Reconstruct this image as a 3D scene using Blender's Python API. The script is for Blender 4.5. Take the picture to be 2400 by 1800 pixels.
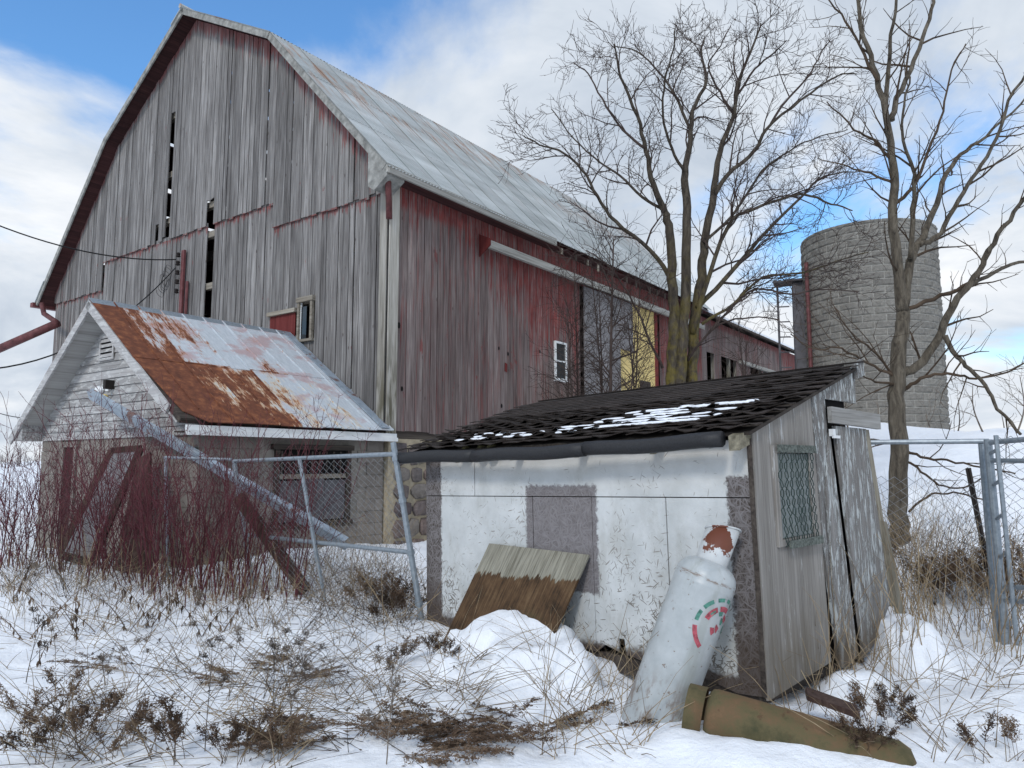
import bpy, math, random
import numpy as np
from mathutils import Vector, Matrix
from math import radians as rad, sin, cos, pi, atan2, sqrt

for o in list(bpy.data.objects):
    bpy.data.objects.remove(o)
SC = bpy.context.scene
COL = SC.collection

# ------------------------------------------------------------------ camera, sky, sun, exposure
FPX = 1700.0                                   # focal length in pixels of a 2400 px wide frame
PITCH = math.atan(185 / FPX)
CAM_H = 1.6
cam_d = bpy.data.cameras.new('camera')
cam_d.sensor_width = 36
cam_d.lens = FPX / 2400 * 36
cam_d.clip_start = 0.05
cam_d.clip_end = 3000
cam = bpy.data.objects.new('camera', cam_d)
cam.location = (0, 0, CAM_H)
cam.rotation_euler = (pi / 2 + PITCH, 0, 0)
COL.objects.link(cam)
SC.camera = cam

SUN_EL, SUN_AZ = rad(38), rad(200)             # azimuth measured clockwise from +Y
world = bpy.data.worlds.new('World')
SC.world = world
world.use_nodes = True
SC.view_settings.view_transform = 'Standard'
SC.view_settings.look = 'None'
SC.view_settings.exposure = 0.42
SC.view_settings.gamma = 1.0
SC.view_settings.use_curve_mapping = False

sun_d = bpy.data.lights.new('sun', 'SUN')
sun_d.energy = 1.15
sun_d.angle = rad(11)
sun_d.color = (1.0, 0.95, 0.88)
sun = bpy.data.objects.new('sun', sun_d)
sd = Vector((sin(SUN_AZ) * cos(SUN_EL), cos(SUN_AZ) * cos(SUN_EL), sin(SUN_EL)))
sun.rotation_euler = sd.to_track_quat('Z', 'Y').to_euler()
sun.location = sd * 60
COL.objects.link(sun)

# ------------------------------------------------------------------ node helpers
class NT:
    def __init__(s, tree):
        s.t = tree
        s.L = tree.links
    def n(s, typ, ins=None, **props):
        nd = s.t.nodes.new(typ)
        for k, v in props.items():
            setattr(nd, k, v)
        for k, v in (ins or {}).items():
            sk = nd.inputs[k]
            if isinstance(v, bpy.types.NodeSocket):
                s.L.new(v, sk)
            else:
                sk.default_value = v
        return nd
    def m(s, op, a, b=0.0, c=0.0, clamp=False):
        nd = s.n('ShaderNodeMath', {0: a, 1: b, 2: c}, operation=op, use_clamp=clamp)
        return nd.outputs[0]
    def mapv(s, v, scale=(1, 1, 1), loc=(0, 0, 0), rot=(0, 0, 0)):
        return s.n('ShaderNodeMapping', {'Vector': v, 'Scale': scale, 'Location': loc, 'Rotation': rot}).outputs[0]
    def noise(s, v, scale=1.0, detail=3.0, rough=0.55, dist=0.0):
        return s.n('ShaderNodeTexNoise', {'Vector': v, 'Scale': scale, 'Detail': detail, 'Roughness': rough, 'Distortion': dist}).outputs[0]
    def vor(s, v, scale=1.0, feature='F1', out=0, rnd=1.0):
        return s.n('ShaderNodeTexVoronoi', {'Vector': v, 'Scale': scale, 'Randomness': rnd}, feature=feature).outputs[out]
    def ss(s, v, lo, hi, a=0.0, b=1.0):
        return s.n('ShaderNodeMapRange', {'Value': v, 'From Min': lo, 'From Max': hi, 'To Min': a, 'To Max': b}, interpolation_type='SMOOTHSTEP').outputs[0]
    def lin(s, v, lo, hi, a=0.0, b=1.0):
        return s.n('ShaderNodeMapRange', {'Value': v, 'From Min': lo, 'From Max': hi, 'To Min': a, 'To Max': b}).outputs[0]
    def mix(s, f, a, b, mode='MIX'):
        nd = s.n('ShaderNodeMix', None, data_type='RGBA', blend_type=mode)
        for sk, v in ((nd.inputs[0], f), (nd.inputs[6], a), (nd.inputs[7], b)):
            if isinstance(v, bpy.types.NodeSocket):
                s.L.new(v, sk)
            else:
                sk.default_value = v if not isinstance(v, tuple) or len(v) != 3 else (*v, 1)
        return nd.outputs[2]
    def sep(s, v):
        return s.n('ShaderNodeSeparateXYZ', {0: v}).outputs
    def comb(s, x, y, z):
        return s.n('ShaderNodeCombineXYZ', {0: x, 1: y, 2: z}).outputs[0]
    def ramp(s, f, stops):
        nd = s.n('ShaderNodeValToRGB', {0: f})
        e = nd.color_ramp.elements
        while len(e) < len(stops):
            e.new(0.5)
        for i, (p, c) in enumerate(stops):
            e[i].position = p
            e[i].color = (*c, 1)
        return nd.outputs[0]

def material(name, build, rough=0.85, spec=0.25, metal=0.0):
    m = bpy.data.materials.new(name)
    m.use_nodes = True
    t = NT(m.node_tree)
    bs = m.node_tree.nodes['Principled BSDF']
    bs.inputs['Roughness'].default_value = rough
    bs.inputs['Specular IOR Level'].default_value = spec
    bs.inputs['Metallic'].default_value = metal
    tc = t.n('ShaderNodeTexCoord')
    pos = tc.outputs['Object']
    rnd = t.n('ShaderNodeObjectInfo').outputs['Random']
    res = build(t, pos, rnd)
    if not isinstance(res, dict):
        res = {'col': res}
    t.L.new(res['col'], bs.inputs['Base Color'])
    if 'bump' in res:
        b = t.n('ShaderNodeBump', {'Height': res['bump'], 'Strength': res.get('bs', 0.5), 'Distance': res.get('bd', 0.01)})
        t.L.new(b.outputs[0], bs.inputs['Normal'])
    if 'rough' in res:
        t.L.new(res['rough'], bs.inputs['Roughness'])
    if 'metal' in res:
        t.L.new(res['metal'], bs.inputs['Metallic'])
    return m

def plain(name, c, rough=0.8, spec=0.25, metal=0.0, var=0.25, scale=6.0):
    def b(t, pos, rnd):
        n = t.noise(pos, scale, 4, 0.6)
        f = t.m('ADD', t.lin(n, 0.3, 0.7, 1 - var, 1 + var), t.lin(rnd, 0, 1, -var * .4, var * .4))
        c2 = t.n('ShaderNodeVectorMath', {0: c, 'Scale': f}, operation='SCALE').outputs[0]
        return {'col': c2, 'bump': n, 'bs': 0.2, 'bd': 0.005}
    return material(name, b, rough, spec, metal)

# ------------------------------------------------------------------ world shader: sky with broken cloud
wt = NT(world.node_tree)
bg = world.node_tree.nodes['Background']
sky = wt.n('ShaderNodeTexSky', sky_type='NISHITA')
sky.sun_disc = False
sky.sun_elevation = SUN_EL
sky.sun_rotation = SUN_AZ
sky.air_density = 1.3
sky.dust_density = 0.6
dirv = wt.n('ShaderNodeTexCoord').outputs['Generated']
dx, dy, dz = wt.sep(dirv)
dzc = wt.m('MAXIMUM', dz, 0.0)
den = wt.m('ADD', dzc, 0.30)
cp = wt.comb(wt.m('DIVIDE', dx, den), wt.m('DIVIDE', dy, den), wt.m('MULTIPLY', dzc, 0.6))
big = wt.noise(wt.mapv(cp, loc=(0.75, 7.9, 1.91)), 0.95, 9, 0.56, 0.25)
cover = wt.ss(big, 0.365, 0.475)
cover = wt.m('MAXIMUM', cover, wt.ss(dz, 0.17, 0.05))
tone = wt.noise(wt.mapv(cp, loc=(1.7, 5.2, 2.0)), 1.3, 7, 0.6, 0.4)
cl = wt.ramp(tone, [(0.32, (3.5, 4.1, 4.95)), (0.47, (5.2, 5.7, 6.35)), (0.66, (7.6, 7.75, 7.95))])
skyc = wt.mix(1.0, sky.outputs[0], (0.74, 1.18, 1.60), 'MULTIPLY')
wcol = wt.mix(cover, skyc, cl)
world.node_tree.links.new(wcol, bg.inputs['Color'])
bg.inputs['Strength'].default_value = 0.10

# ------------------------------------------------------------------ pixels to directions
_cp, _sp = cos(PITCH), sin(PITCH)
def ray(u, v):
    return Vector((u - 1200, FPX * _cp - (900 - v) * _sp, FPX * _sp + (900 - v) * _cp))
def at(u, v, depth):
    r = ray(u, v)
    return Vector((0, 0, CAM_H)) + r * (depth / r.y)

# ------------------------------------------------------------------ value noise for shapes
def _hash(ix, iy, s):
    h = (ix * 374761393 + iy * 668265263 + s * 982451653) & 0xFFFFFFFF
    h = ((h ^ (h >> 13)) * 1274126177) & 0xFFFFFFFF
    return ((h ^ (h >> 16)) & 0xFFFFFF) / float(0xFFFFFF)
def vnoise(x, y, s=0):
    x = np.asarray(x, float); y = np.asarray(y, float)
    ix = np.floor(x).astype(np.int64); iy = np.floor(y).astype(np.int64)
    fx = x - ix; fy = y - iy
    fx = fx * fx * (3 - 2 * fx); fy = fy * fy * (3 - 2 * fy)
    a = _hash(ix, iy, s); b = _hash(ix + 1, iy, s); c = _hash(ix, iy + 1, s); d = _hash(ix + 1, iy + 1, s)
    return (a * (1 - fx) + b * fx) * (1 - fy) + (c * (1 - fx) + d * fx) * fy - 0.5
def sstep(x, a, b):
    t = np.clip((np.asarray(x, float) - a) / (b - a), 0, 1)
    return t * t * (3 - 2 * t)

def ground_h(x, y):
    x = np.asarray(x, float); y = np.asarray(y, float)
    u = x + 0.7 * y
    far = np.clip(1 - (np.hypot(x, y) - 30) / 60, 0.15, 1)
    h = 0.08 + 0.12 * sstep(y, 3, 9) + (2.3 - .12 * np.clip(x - .5 * y, 0, 6)) * sstep(u, 7.4, 20.0)
    h = h + far * (0.22 * vnoise(x * .35, y * .35, 1) * sstep(y, 2, 6) + 0.13 * vnoise(x * 1.1 + 4, y * 1.1, 2))
    h = h + 0.085 * vnoise(x * 2.7, y * 2.7, 3) + 0.030 * vnoise(x * 7, y * 7, 4) + 0.012 * vnoise(x * 15, y * 15, 9)
    # mound of snow heaped against the plywood sheet
    mx, my = 0.02, 5.35
    ca, sa = cos(rad(135)), sin(rad(135))
    p = (x - mx) * ca + (y - my) * sa; q = -(x - mx) * sa + (y - my) * ca
    d = np.sqrt((p / 0.80) ** 2 + (q / 0.56) ** 2) + 0.55 * vnoise(x * 4.2, y * 4.2, 5) + .22 * vnoise(x * 11, y * 11, 15)
    h = h + (0.25 + .16 * np.clip(q * -1.0, -.6, .6)) * (1 - sstep(d, 0.55, 0.98)) + .05 * vnoise(x * 9, y * 9, 16) * (1 - sstep(d, .5, 1.1))
    # hollow under the shed's front
    d2 = np.hypot((x - 0.95) / 0.5, (y - 5.05) / 0.35)
    h = h - 0.12 * (1 - sstep(d2, 0.3, 1.0))
    # drift by the shed door
    d3 = np.hypot((x - 2.92) / 0.34, (y - 5.62) / 0.46) + 0.45 * vnoise(x * 5, y * 5, 6) + .2 * vnoise(x * 12, y * 12, 17)
    h = h + 0.30 * (1 - sstep(d3, 0.25, 1.1))
    d4 = np.hypot((x - 2.12) / 0.26, (y - 4.62) / 0.22) + 0.4 * vnoise(x * 8, y * 8, 7)
    h = h + 0.20 * (1 - sstep(d4, 0.35, 1.0))
    # snow banked along the fallen cylinder
    d5 = np.hypot((x - 1.25) / 1.0, (y - 3.95) / 0.55) + .2 * vnoise(x * 3, y * 3, 18)
    h = h + 0.09 * (1 - sstep(d5, .2, 1.2))
    return h
def gh(x, y):
    return float(ground_h(x, y))

# ------------------------------------------------------------------ mesh builder
class MB:
    def __init__(s):
        s.v = []; s.f = []
    def quadbox(s, c8):
        """c8: 8 corners, bottom ring of 4 then top ring of 4"""
        i = len(s.v); s.v += [tuple(p) for p in c8]
        s.f += [(i, i+3, i+2, i+1), (i+4, i+5, i+6, i+7)] + [(i+k, i+(k+1) % 4, i+4+(k+1) % 4, i+4+k) for k in range(4)]
        return s
    def box(s, x0, x1, y0, y1, z0, z1):
        return s.quadbox([(x0,y0,z0),(x1,y0,z0),(x1,y1,z0),(x0,y1,z0),(x0,y0,z1),(x1,y0,z1),(x1,y1,z1),(x0,y1,z1)])
    def prism(s, poly, ex):
        """poly: list of 3D points (planar), extruded by vector ex"""
        n = len(poly); i = len(s.v)
        s.v += [tuple(p) for p in poly] + [(p[0]+ex[0], p[1]+ex[1], p[2]+ex[2]) for p in poly]
        s.f.append(tuple(range(i+n-1, i-1, -1))); s.f.append(tuple(range(i+n, i+2*n)))
        s.f += [(i+k, i+(k+1) % n, i+n+(k+1) % n, i+n+k) for k in range(n)]
        return s
    def tube(s, pts, radii, n=6, cap=True):
        m = len(pts)
        if not hasattr(radii, '__len__'):
            radii = [radii] * m
        i0 = len(s.v); ux = uy = uz = None
        trig = TRIG.get(n)
        if trig is None:
            trig = TRIG[n] = [(cos(2 * pi * j / n), sin(2 * pi * j / n)) for j in range(n)]
        P = [(p[0], p[1], p[2]) for p in pts]
        for k in range(m):
            a = P[k - 1 if k else 0]; b = P[k + 1 if k < m - 1 else m - 1]
            tx, ty, tz = b[0]-a[0], b[1]-a[1], b[2]-a[2]
            l = sqrt(tx*tx + ty*ty + tz*tz) or 1e-9
            tx /= l; ty /= l; tz /= l
            if ux is None:
                rx, ry, rz = (0, 0, 1) if abs(tz) < .9 else (1, 0, 0)
                ux, uy, uz = ty*rz - tz*ry, tz*rx - tx*rz, tx*ry - ty*rx
            else:
                d = ux*tx + uy*ty + uz*tz
                ux -= d*tx; uy -= d*ty; uz -= d*tz
            l = sqrt(ux*ux + uy*uy + uz*uz)
            if l < 1e-6:
                rx, ry, rz = (0, 0, 1) if abs(tz) < .9 else (1, 0, 0)
                ux, uy, uz = ty*rz - tz*ry, tz*rx - tx*rz, tx*ry - ty*rx
                l = sqrt(ux*ux + uy*uy + uz*uz) or 1.0
            ux /= l; uy /= l; uz /= l
            wx, wy, wz = ty*uz - tz*uy, tz*ux - tx*uz, tx*uy - ty*ux
            r = radii[k]; px, py, pz = P[k]
            for c, q in trig:
                c *= r; q *= r
                s.v.append((px + ux*c + wx*q, py + uy*c + wy*q, pz + uz*c + wz*q))
        for k in range(m - 1):
            a = i0 + k * n; b = a + n
            for j in range(n - 1):
                s.f.append((a+j, a+j+1, b+j+1, b+j))
            s.f.append((a+n-1, a, b, b+n-1))
        if cap:
            s.f.append(tuple(range(i0+n-1, i0-1, -1)))
            e = i0 + (m-1) * n
            s.f.append(tuple(range(e, e+n)))
        return s
    def beam(s, a, b, w, h, up=(0, 0, 1)):
        """rectangular bar from a to b, w across, h along up"""
        a = Vector(a); b = Vector(b); t = (b - a).normalized()
        x = t.cross(Vector(up)).normalized() * (w / 2); y = x.cross(t).normalized() * (h / 2)
        return s.quadbox([a-x-y, a+x-y, b+x-y, b-x-y, a-x+y, a+x+y, b+x+y, b-x+y])
    def lathe(s, prof, n=24, M=None, cap=True):
        """prof: (radius, height) along local z; M maps to place"""
        i0 = len(s.v)
        for r, z in prof:
            for j in range(n):
                q = 2 * pi * j / n
                p = Vector((r*cos(q), r*sin(q), z))
                if M: p = M @ p
                s.v.append(tuple(p))
        for k in range(len(prof)-1):
            a = i0+k*n; b = a+n
            for j in range(n):
                s.f.append((a+j, a+(j+1) % n, b+(j+1) % n, b+j))
        if cap:
            s.f.append(tuple(range(i0+n-1, i0-1, -1))); e = i0+(len(prof)-1)*n
            s.f.append(tuple(range(e, e+n)))
        return s
    def quad(s, a, b, c, d):
        i = len(s.v); s.v += [tuple(a), tuple(b), tuple(c), tuple(d)]; s.f.append((i, i+1, i+2, i+3)); return s
    def mesh(s, name, off=None):
        me = bpy.data.meshes.new(name)
        v = s.v
        if off is not None:
            v = [(p[0]-off[0], p[1]-off[1], p[2]-off[2]) for p in v]
        me.from_pydata(v, [], s.f)
        return me
    def build(s, name, mat, parent=None, smooth=False, off=None, label=None, kind=None):
        if parent is not None and off is None:
            off = OFF.get(parent.name)
            if off is None and parent.parent is not None:
                off = OFF.get(parent.parent.name)
        me = s.mesh(name, off)
        me.update()
        if mat: me.materials.append(mat)
        if smooth:
            me.polygons.foreach_set('use_smooth', [True] * len(me.polygons))
        o = bpy.data.objects.new(name, me)
        COL.objects.link(o)
        if parent is not None:
            o.parent = parent
        if label: o['label'] = label
        if kind: o['kind'] = kind
        return o
OFF = {}
TRIG = {}
def tag(o, label, cat, group=None, kind=None):
    o['label'] = label; o['category'] = cat
    if group: o['group'] = group
    if kind: o['kind'] = kind
    return o
def thing(name, label, cat, matrix=None, group=None, off=None):
    o = bpy.data.objects.new(name, None)
    o.empty_display_size = 0.2
    COL.objects.link(o)
    if matrix is not None:
        o.matrix_world = matrix
    if off is not None:
        o.matrix_world = (matrix or Matrix()) @ Matrix.Translation(Vector(off))
        OFF[o.name] = off
    tag(o, label, cat, group)
    return o
def copy_part(src, parent, name=None):
    c = src.copy(); COL.objects.link(c); c.parent = parent
    return c

# frames
TH = math.atan2(0.80393789, 0.59471327)
BARN_M = Matrix.Translation((-2.145, 12.5, 0)) @ Matrix.Rotation(TH, 4, 'Z')       # local x = back along side wall, y = left along gable
SHED_M = Matrix.Translation((1.5, 4.42, 0.2)) @ Matrix.Rotation(math.atan2(.70, .715), 4, 'Z') @ Matrix.Rotation(rad(-1.6), 4, 'X')
def local_on(M, u, v, axis, off):
    """pixel -> point in frame M on its plane local[axis] = off"""
    Mi = M.inverted()
    o = Mi @ Vector((0, 0, CAM_H)); d = Mi.to_3x3() @ ray(u, v)
    return o + d * ((off - o[axis]) / d[axis])
def SE(u, v, off=0.0):          # shed end wall: (depth, height)
    q = local_on(SHED_M, u, v, 1, off); return q.x, q.z
def SF(u, v, off=0.0):
    q = local_on(SHED_M, u, v, 0, off); return q.y, q.z

# ------------------------------------------------------------------ materials
def roofline(t, y):
    """height of the barn roof above a point of the gable (barn frame, y across the gable)"""
    l1 = t.m('MULTIPLY_ADD', y, 1.053, 7.03)
    l2 = t.m('MULTIPLY_ADD', y, 0.545, 8.66)
    l3 = t.m('MULTIPLY_ADD', y, -0.60, 16.39)
    l4 = t.m('MULTIPLY_ADD', y, -1.073, 21.26)
    return t.m('MINIMUM', t.m('MINIMUM', l1, l2), t.m('MINIMUM', l3, l4))

def wood_base(t, pos, rnd, axis, cols, freq=60.0, knots=True):
    """grey weathered wood, grain along axis"""
    sc = [freq, freq, freq]; sc[axis] = freq * 0.022
    off = t.n('ShaderNodeVectorMath', {0: pos, 1: t.comb(t.m('MULTIPLY', rnd, 37.0), t.m('MULTIPLY', rnd, 91.0), t.m('MULTIPLY', rnd, 53.0))}, operation='ADD').outputs[0]
    g = t.noise(t.mapv(off, sc), 1.0, 4, 0.65, 0.3)
    sc2 = [9, 9, 9]; sc2[axis] = 0.8
    g2 = t.noise(t.mapv(off, sc2), 1.0, 3, 0.6)
    f = t.m('ADD', t.m('MULTIPLY', g, 0.62), t.m('MULTIPLY', g2, 0.38))
    c = t.ramp(f, [(0.33, cols[0]), (0.5, cols[1]), (0.68, cols[2])])
    br = t.lin(rnd, 0, 1, 0.72, 1.24)
    c = t.n('ShaderNodeVectorMath', {0: c, 'Scale': br}, operation='SCALE').outputs[0]
    if knots:
        sc3 = [5, 5, 5]; sc3[axis] = 2.0
        k = t.vor(t.mapv(off, sc3), 1.0)
        kf = t.ss(k, 0.05, 0.10, 1, 0)
        c = t.mix(t.m('MULTIPLY', kf, 0.7), c, (0.05, 0.035, 0.03))
    # dark hairline cracks along the grain
    sc4 = [28, 28, 28]; sc4[axis] = 0.5
    cr = t.noise(t.mapv(off, sc4), 1.0, 2, 0.5)
    c = t.mix(t.m('MULTIPLY', t.ss(cr, 0.30, 0.24), 0.65), c, (0.03, 0.027, 0.027))
    return c, f, off

GREY = [(0.046, 0.043, 0.041), (0.172, 0.163, 0.156), (0.36, 0.348, 0.335)]
def red_col(t, off):
    n = t.noise(off, 3.0, 4, 0.6)
    return t.ramp(n, [(0.3, (0.12, 0.014, 0.014)), (0.7, (0.25, 0.036, 0.030))])

def b_gable(t, pos, rnd):
    c, f, off = wood_base(t, pos, rnd, 2, GREY)
    x, y, z = t.sep(pos)
    streak = t.noise(t.mapv(off, (14, 14, 1.1)), 1.0, 4, 0.7)
    zr = roofline(t, y)
    d = t.m('SUBTRACT', zr, z)
    reach = t.lin(y, 0, 9, 0.75, 0.10)
    top = t.ss(t.m('SUBTRACT', d, t.m('MULTIPLY', reach, t.lin(streak, 0.3, 0.7, -0.1, 1.5))), 0.0, 0.22, 1, 0)
    # paint kept under the overlapping upper boards
    seam = t.m('ADD', 6.40, t.m('MULTIPLY', t.m('GREATER_THAN', y, 3.4), 0.52))
    seam = t.m('SUBTRACT', seam, t.m('MULTIPLY', t.m('GREATER_THAN', y, 10.85), 0.77))
    ds = t.m('SUBTRACT', seam, z)
    under = t.m('MULTIPLY', t.ss(t.m('SUBTRACT', ds, t.lin(streak, 0.38, 0.7, -0.10, 0.20)), 0.0, 0.08, 1, 0), t.m('GREATER_THAN', ds, -0.01))
    spots = t.m('MULTIPLY', t.ss(t.noise(t.mapv(off, (5, 5, 2.2)), 1.0, 4, 0.7), 0.665, 0.72), 0.75)
    leftside = t.m('MULTIPLY', t.ss(y, 11.5, 14.0), t.ss(streak, 0.5, 0.7, 0, 0.5))
    fac = t.m('MAXIMUM', t.m('MAXIMUM', top, under), t.m('MAXIMUM', spots, leftside), clamp=True)
    fac = t.m('MULTIPLY', fac, t.ss(f, 0.26, 0.5, 0.55, 1.0))
    c = t.mix(t.m('MULTIPLY', fac, 0.66), c, red_col(t, off))
    c = t.mix(0.03, c, (0.30, 0.23, 0.24))
    return {'col': c, 'bump': f, 'bs': 0.6, 'bd': 0.012}
M_gable = material('gable_wood', b_gable)

def b_side(t, pos, rnd, zo=0.0, xo=0.0, zb_=None):
    c, f, off = wood_base(t, pos, rnd, 2, [(0.055, 0.044, 0.042), (0.17, 0.145, 0.137), (0.33, 0.295, 0.275)])
    x, y, z = t.sep(pos)
    z = t.m('ADD', z, zo); x = t.m('ADD', x, xo)
    zb = t.m('MAXIMUM', t.m('MULTIPLY_ADD', x, -0.55, 6.65), 3.9)
    streak = t.noise(t.mapv(off, (11, 11, 0.55)), 1.0, 5, 0.72)
    st2 = t.noise(t.mapv(off, (40, 40, 2.0)), 1.0, 3, 0.7)
    e = t.m('ADD', t.m('SUBTRACT', z, zb), t.lin(streak, 0.25, 0.75, -1.35, 1.15))
    e = t.m('ADD', e, t.lin(rnd, 0, 1, -0.55, 0.55))
    fac = t.ss(e, -0.35, 0.75)
    ever = t.ss(z, 6.05, 6.3)
    fac = t.m('MAXIMUM', fac, ever)
    fac = t.m('MULTIPLY', fac, t.ss(st2, 0.36, 0.56, 0.22, 1.0))
    low = t.m('MAXIMUM', t.m('MULTIPLY', t.ss(streak, 0.48, 0.66), 0.62), 0.10)
    blot = t.ss(t.noise(t.mapv(off, (4, 4, 1.6)), 1.0, 4, 0.7), 0.63, 0.70, 0, 0.75)
    fac = t.m('MAXIMUM', fac, t.m('MAXIMUM', low, blot))
    c = t.mix(t.m('MULTIPLY', fac, 0.88), c, red_col(t, off))
    # brown damp staining low down by the window
    st = t.m('MULTIPLY', t.ss(z, 4.4, 2.6), t.ss(x, 3.5, 5.5))
    c = t.mix(t.m('MULTIPLY', st, 0.45), c, (0.10, 0.06, 0.04))
    return {'col': c, 'bump': f, 'bs': 0.6, 'bd': 0.012}
M_side = material('side_wood', b_side)
M_side2 = material('side_wood_red', lambda t, p, r: b_side(t, p, r, 1.9, -7.0))

def b_trim(t, pos, rnd):
    c, f, off = wood_base(t, pos, rnd, 2, [(0.18, 0.165, 0.14), (0.36, 0.34, 0.30), (0.52, 0.50, 0.46)], knots=False)
    x, y, z = t.sep(pos)
    moss = t.m('MULTIPLY', t.ss(z, 4.6, 2.4), t.ss(t.noise(t.mapv(off, (9, 9, 1.2)), 1.0, 3, 0.6), 0.36, 0.6))
    c = t.mix(t.m('MULTIPLY', moss, 0.85), c, (0.075, 0.065, 0.035))
    return {'col': c, 'bump': f, 'bs': 0.5, 'bd': 0.01}
M_trim = material('trim_wood', b_trim)

def simple_wood(name, cols, axis=2, freq=60, knots=False):
    def b(t, pos, rnd):
        c, f, off = wood_base(t, pos, rnd, axis, cols, freq, knots)
        return {'col': c, 'bump': f, 'bs': 0.5, 'bd': 0.008}
    return material(name, b)
M_rake = plain('rake_wood', (0.27, 0.268, 0.25), 0.9, 0.15, 0, 0.4, 7)
M_fascia = simple_wood('fascia_wood', [(0.20, 0.19, 0.17), (0.38, 0.37, 0.34), (0.55, 0.54, 0.50)], 0, 40)
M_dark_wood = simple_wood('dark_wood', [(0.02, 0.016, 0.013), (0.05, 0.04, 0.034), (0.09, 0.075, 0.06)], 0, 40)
M_girt = simple_wood('girt_wood', [(0.10, 0.085, 0.065), (0.24, 0.21, 0.17), (0.36, 0.33, 0.28)], 1, 40)
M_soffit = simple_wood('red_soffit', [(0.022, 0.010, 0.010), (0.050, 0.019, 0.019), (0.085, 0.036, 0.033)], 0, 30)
M_red = simple_wood('red_paint', [(0.075, 0.012, 0.012), (0.14, 0.024, 0.022), (0.20, 0.05, 0.045)], 2, 30)
M_brown_beam = simple_wood('brown_beam', [(0.025, 0.014, 0.011), (0.060, 0.036, 0.029), (0.11, 0.072, 0.058)], 2, 40)
M_grey_sheet = plain('grey_sheet', (0.20, 0.192, 0.195), 0.6, 0.3, 0, 0.2, 2.0)
M_board_dark = plain('dark_grey_board', (0.095, 0.092, 0.098), 0.8, 0.2, 0, 0.35, 5)
M_yellow = plain('yellow_board', (0.72, 0.56, 0.24), 0.7, 0.2, 0, 0.12, 1.5)
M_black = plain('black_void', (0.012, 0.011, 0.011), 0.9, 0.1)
M_white = plain('white_paint', (0.72, 0.73, 0.73), 0.5, 0.3, 0, 0.1, 4)
M_snow_patch = plain('snow_patch', (0.84, 0.87, 0.92), 0.7, 0.2, 0, 0.04, 30)

def b_snow(t, pos, rnd):
    n1 = t.noise(pos, 5.0, 6, 0.6)
    n2 = t.noise(pos, 60.0, 3, 0.7)
    d = t.ss(t.noise(pos, 1.3, 6, 0.68), 0.60, 0.74)
    c = t.mix(n1, (0.82, 0.845, 0.885), (0.89, 0.905, 0.925))
    c = t.mix(t.m('MULTIPLY', d, 0.22), c, (0.55, 0.53, 0.50))
    h = t.m('ADD', n1, t.m('MULTIPLY', n2, 0.12))
    return {'col': c, 'bump': h, 'bs': 0.55, 'bd': 0.07}
M_snow = material('snow', b_snow, 0.65, 0.2)

def b_corr(t, pos, rnd):
    x, y, z = t.sep(pos)
    base = t.ramp(t.noise(t.mapv(pos, (0.6, 2, 2)), 1.0, 5, 0.65), [(0.3, (0.30, 0.325, 0.32)), (0.7, (0.50, 0.525, 0.525))])
    base = t.n('ShaderNodeVectorMath', {0: base, 'Scale': t.lin(rnd, 0, 1, 0.86, 1.1)}, operation='SCALE').outputs[0]
    st = t.noise(t.mapv(pos, (7.0, 0.7, 0.7)), 1.0, 5, 0.72)
    area = t.noise(t.mapv(pos, (0.35, 0.7, 0.7), (2.0, 0, 0)), 1.0, 3, 0.5)
    up = t.ss(z, 7.6, 10.2)
    r = t.m('MULTIPLY', t.ss(st, 0.46, 0.62), t.m('MULTIPLY', t.ss(area, 0.38, 0.56), t.m('MULTIPLY_ADD', up, 0.9, 0.10)))
    c = t.mix(t.m('MULTIPLY', r, 0.75), base, (0.30, 0.135, 0.06))
    return {'col': c, 'bump': st, 'bs': 0.15, 'bd': 0.004, 'rough': t.lin(r, 0, 1, 0.5, 0.85)}
M_corr = material('corrugated_metal', b_corr, 0.5, 0.4, 0.15)

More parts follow.
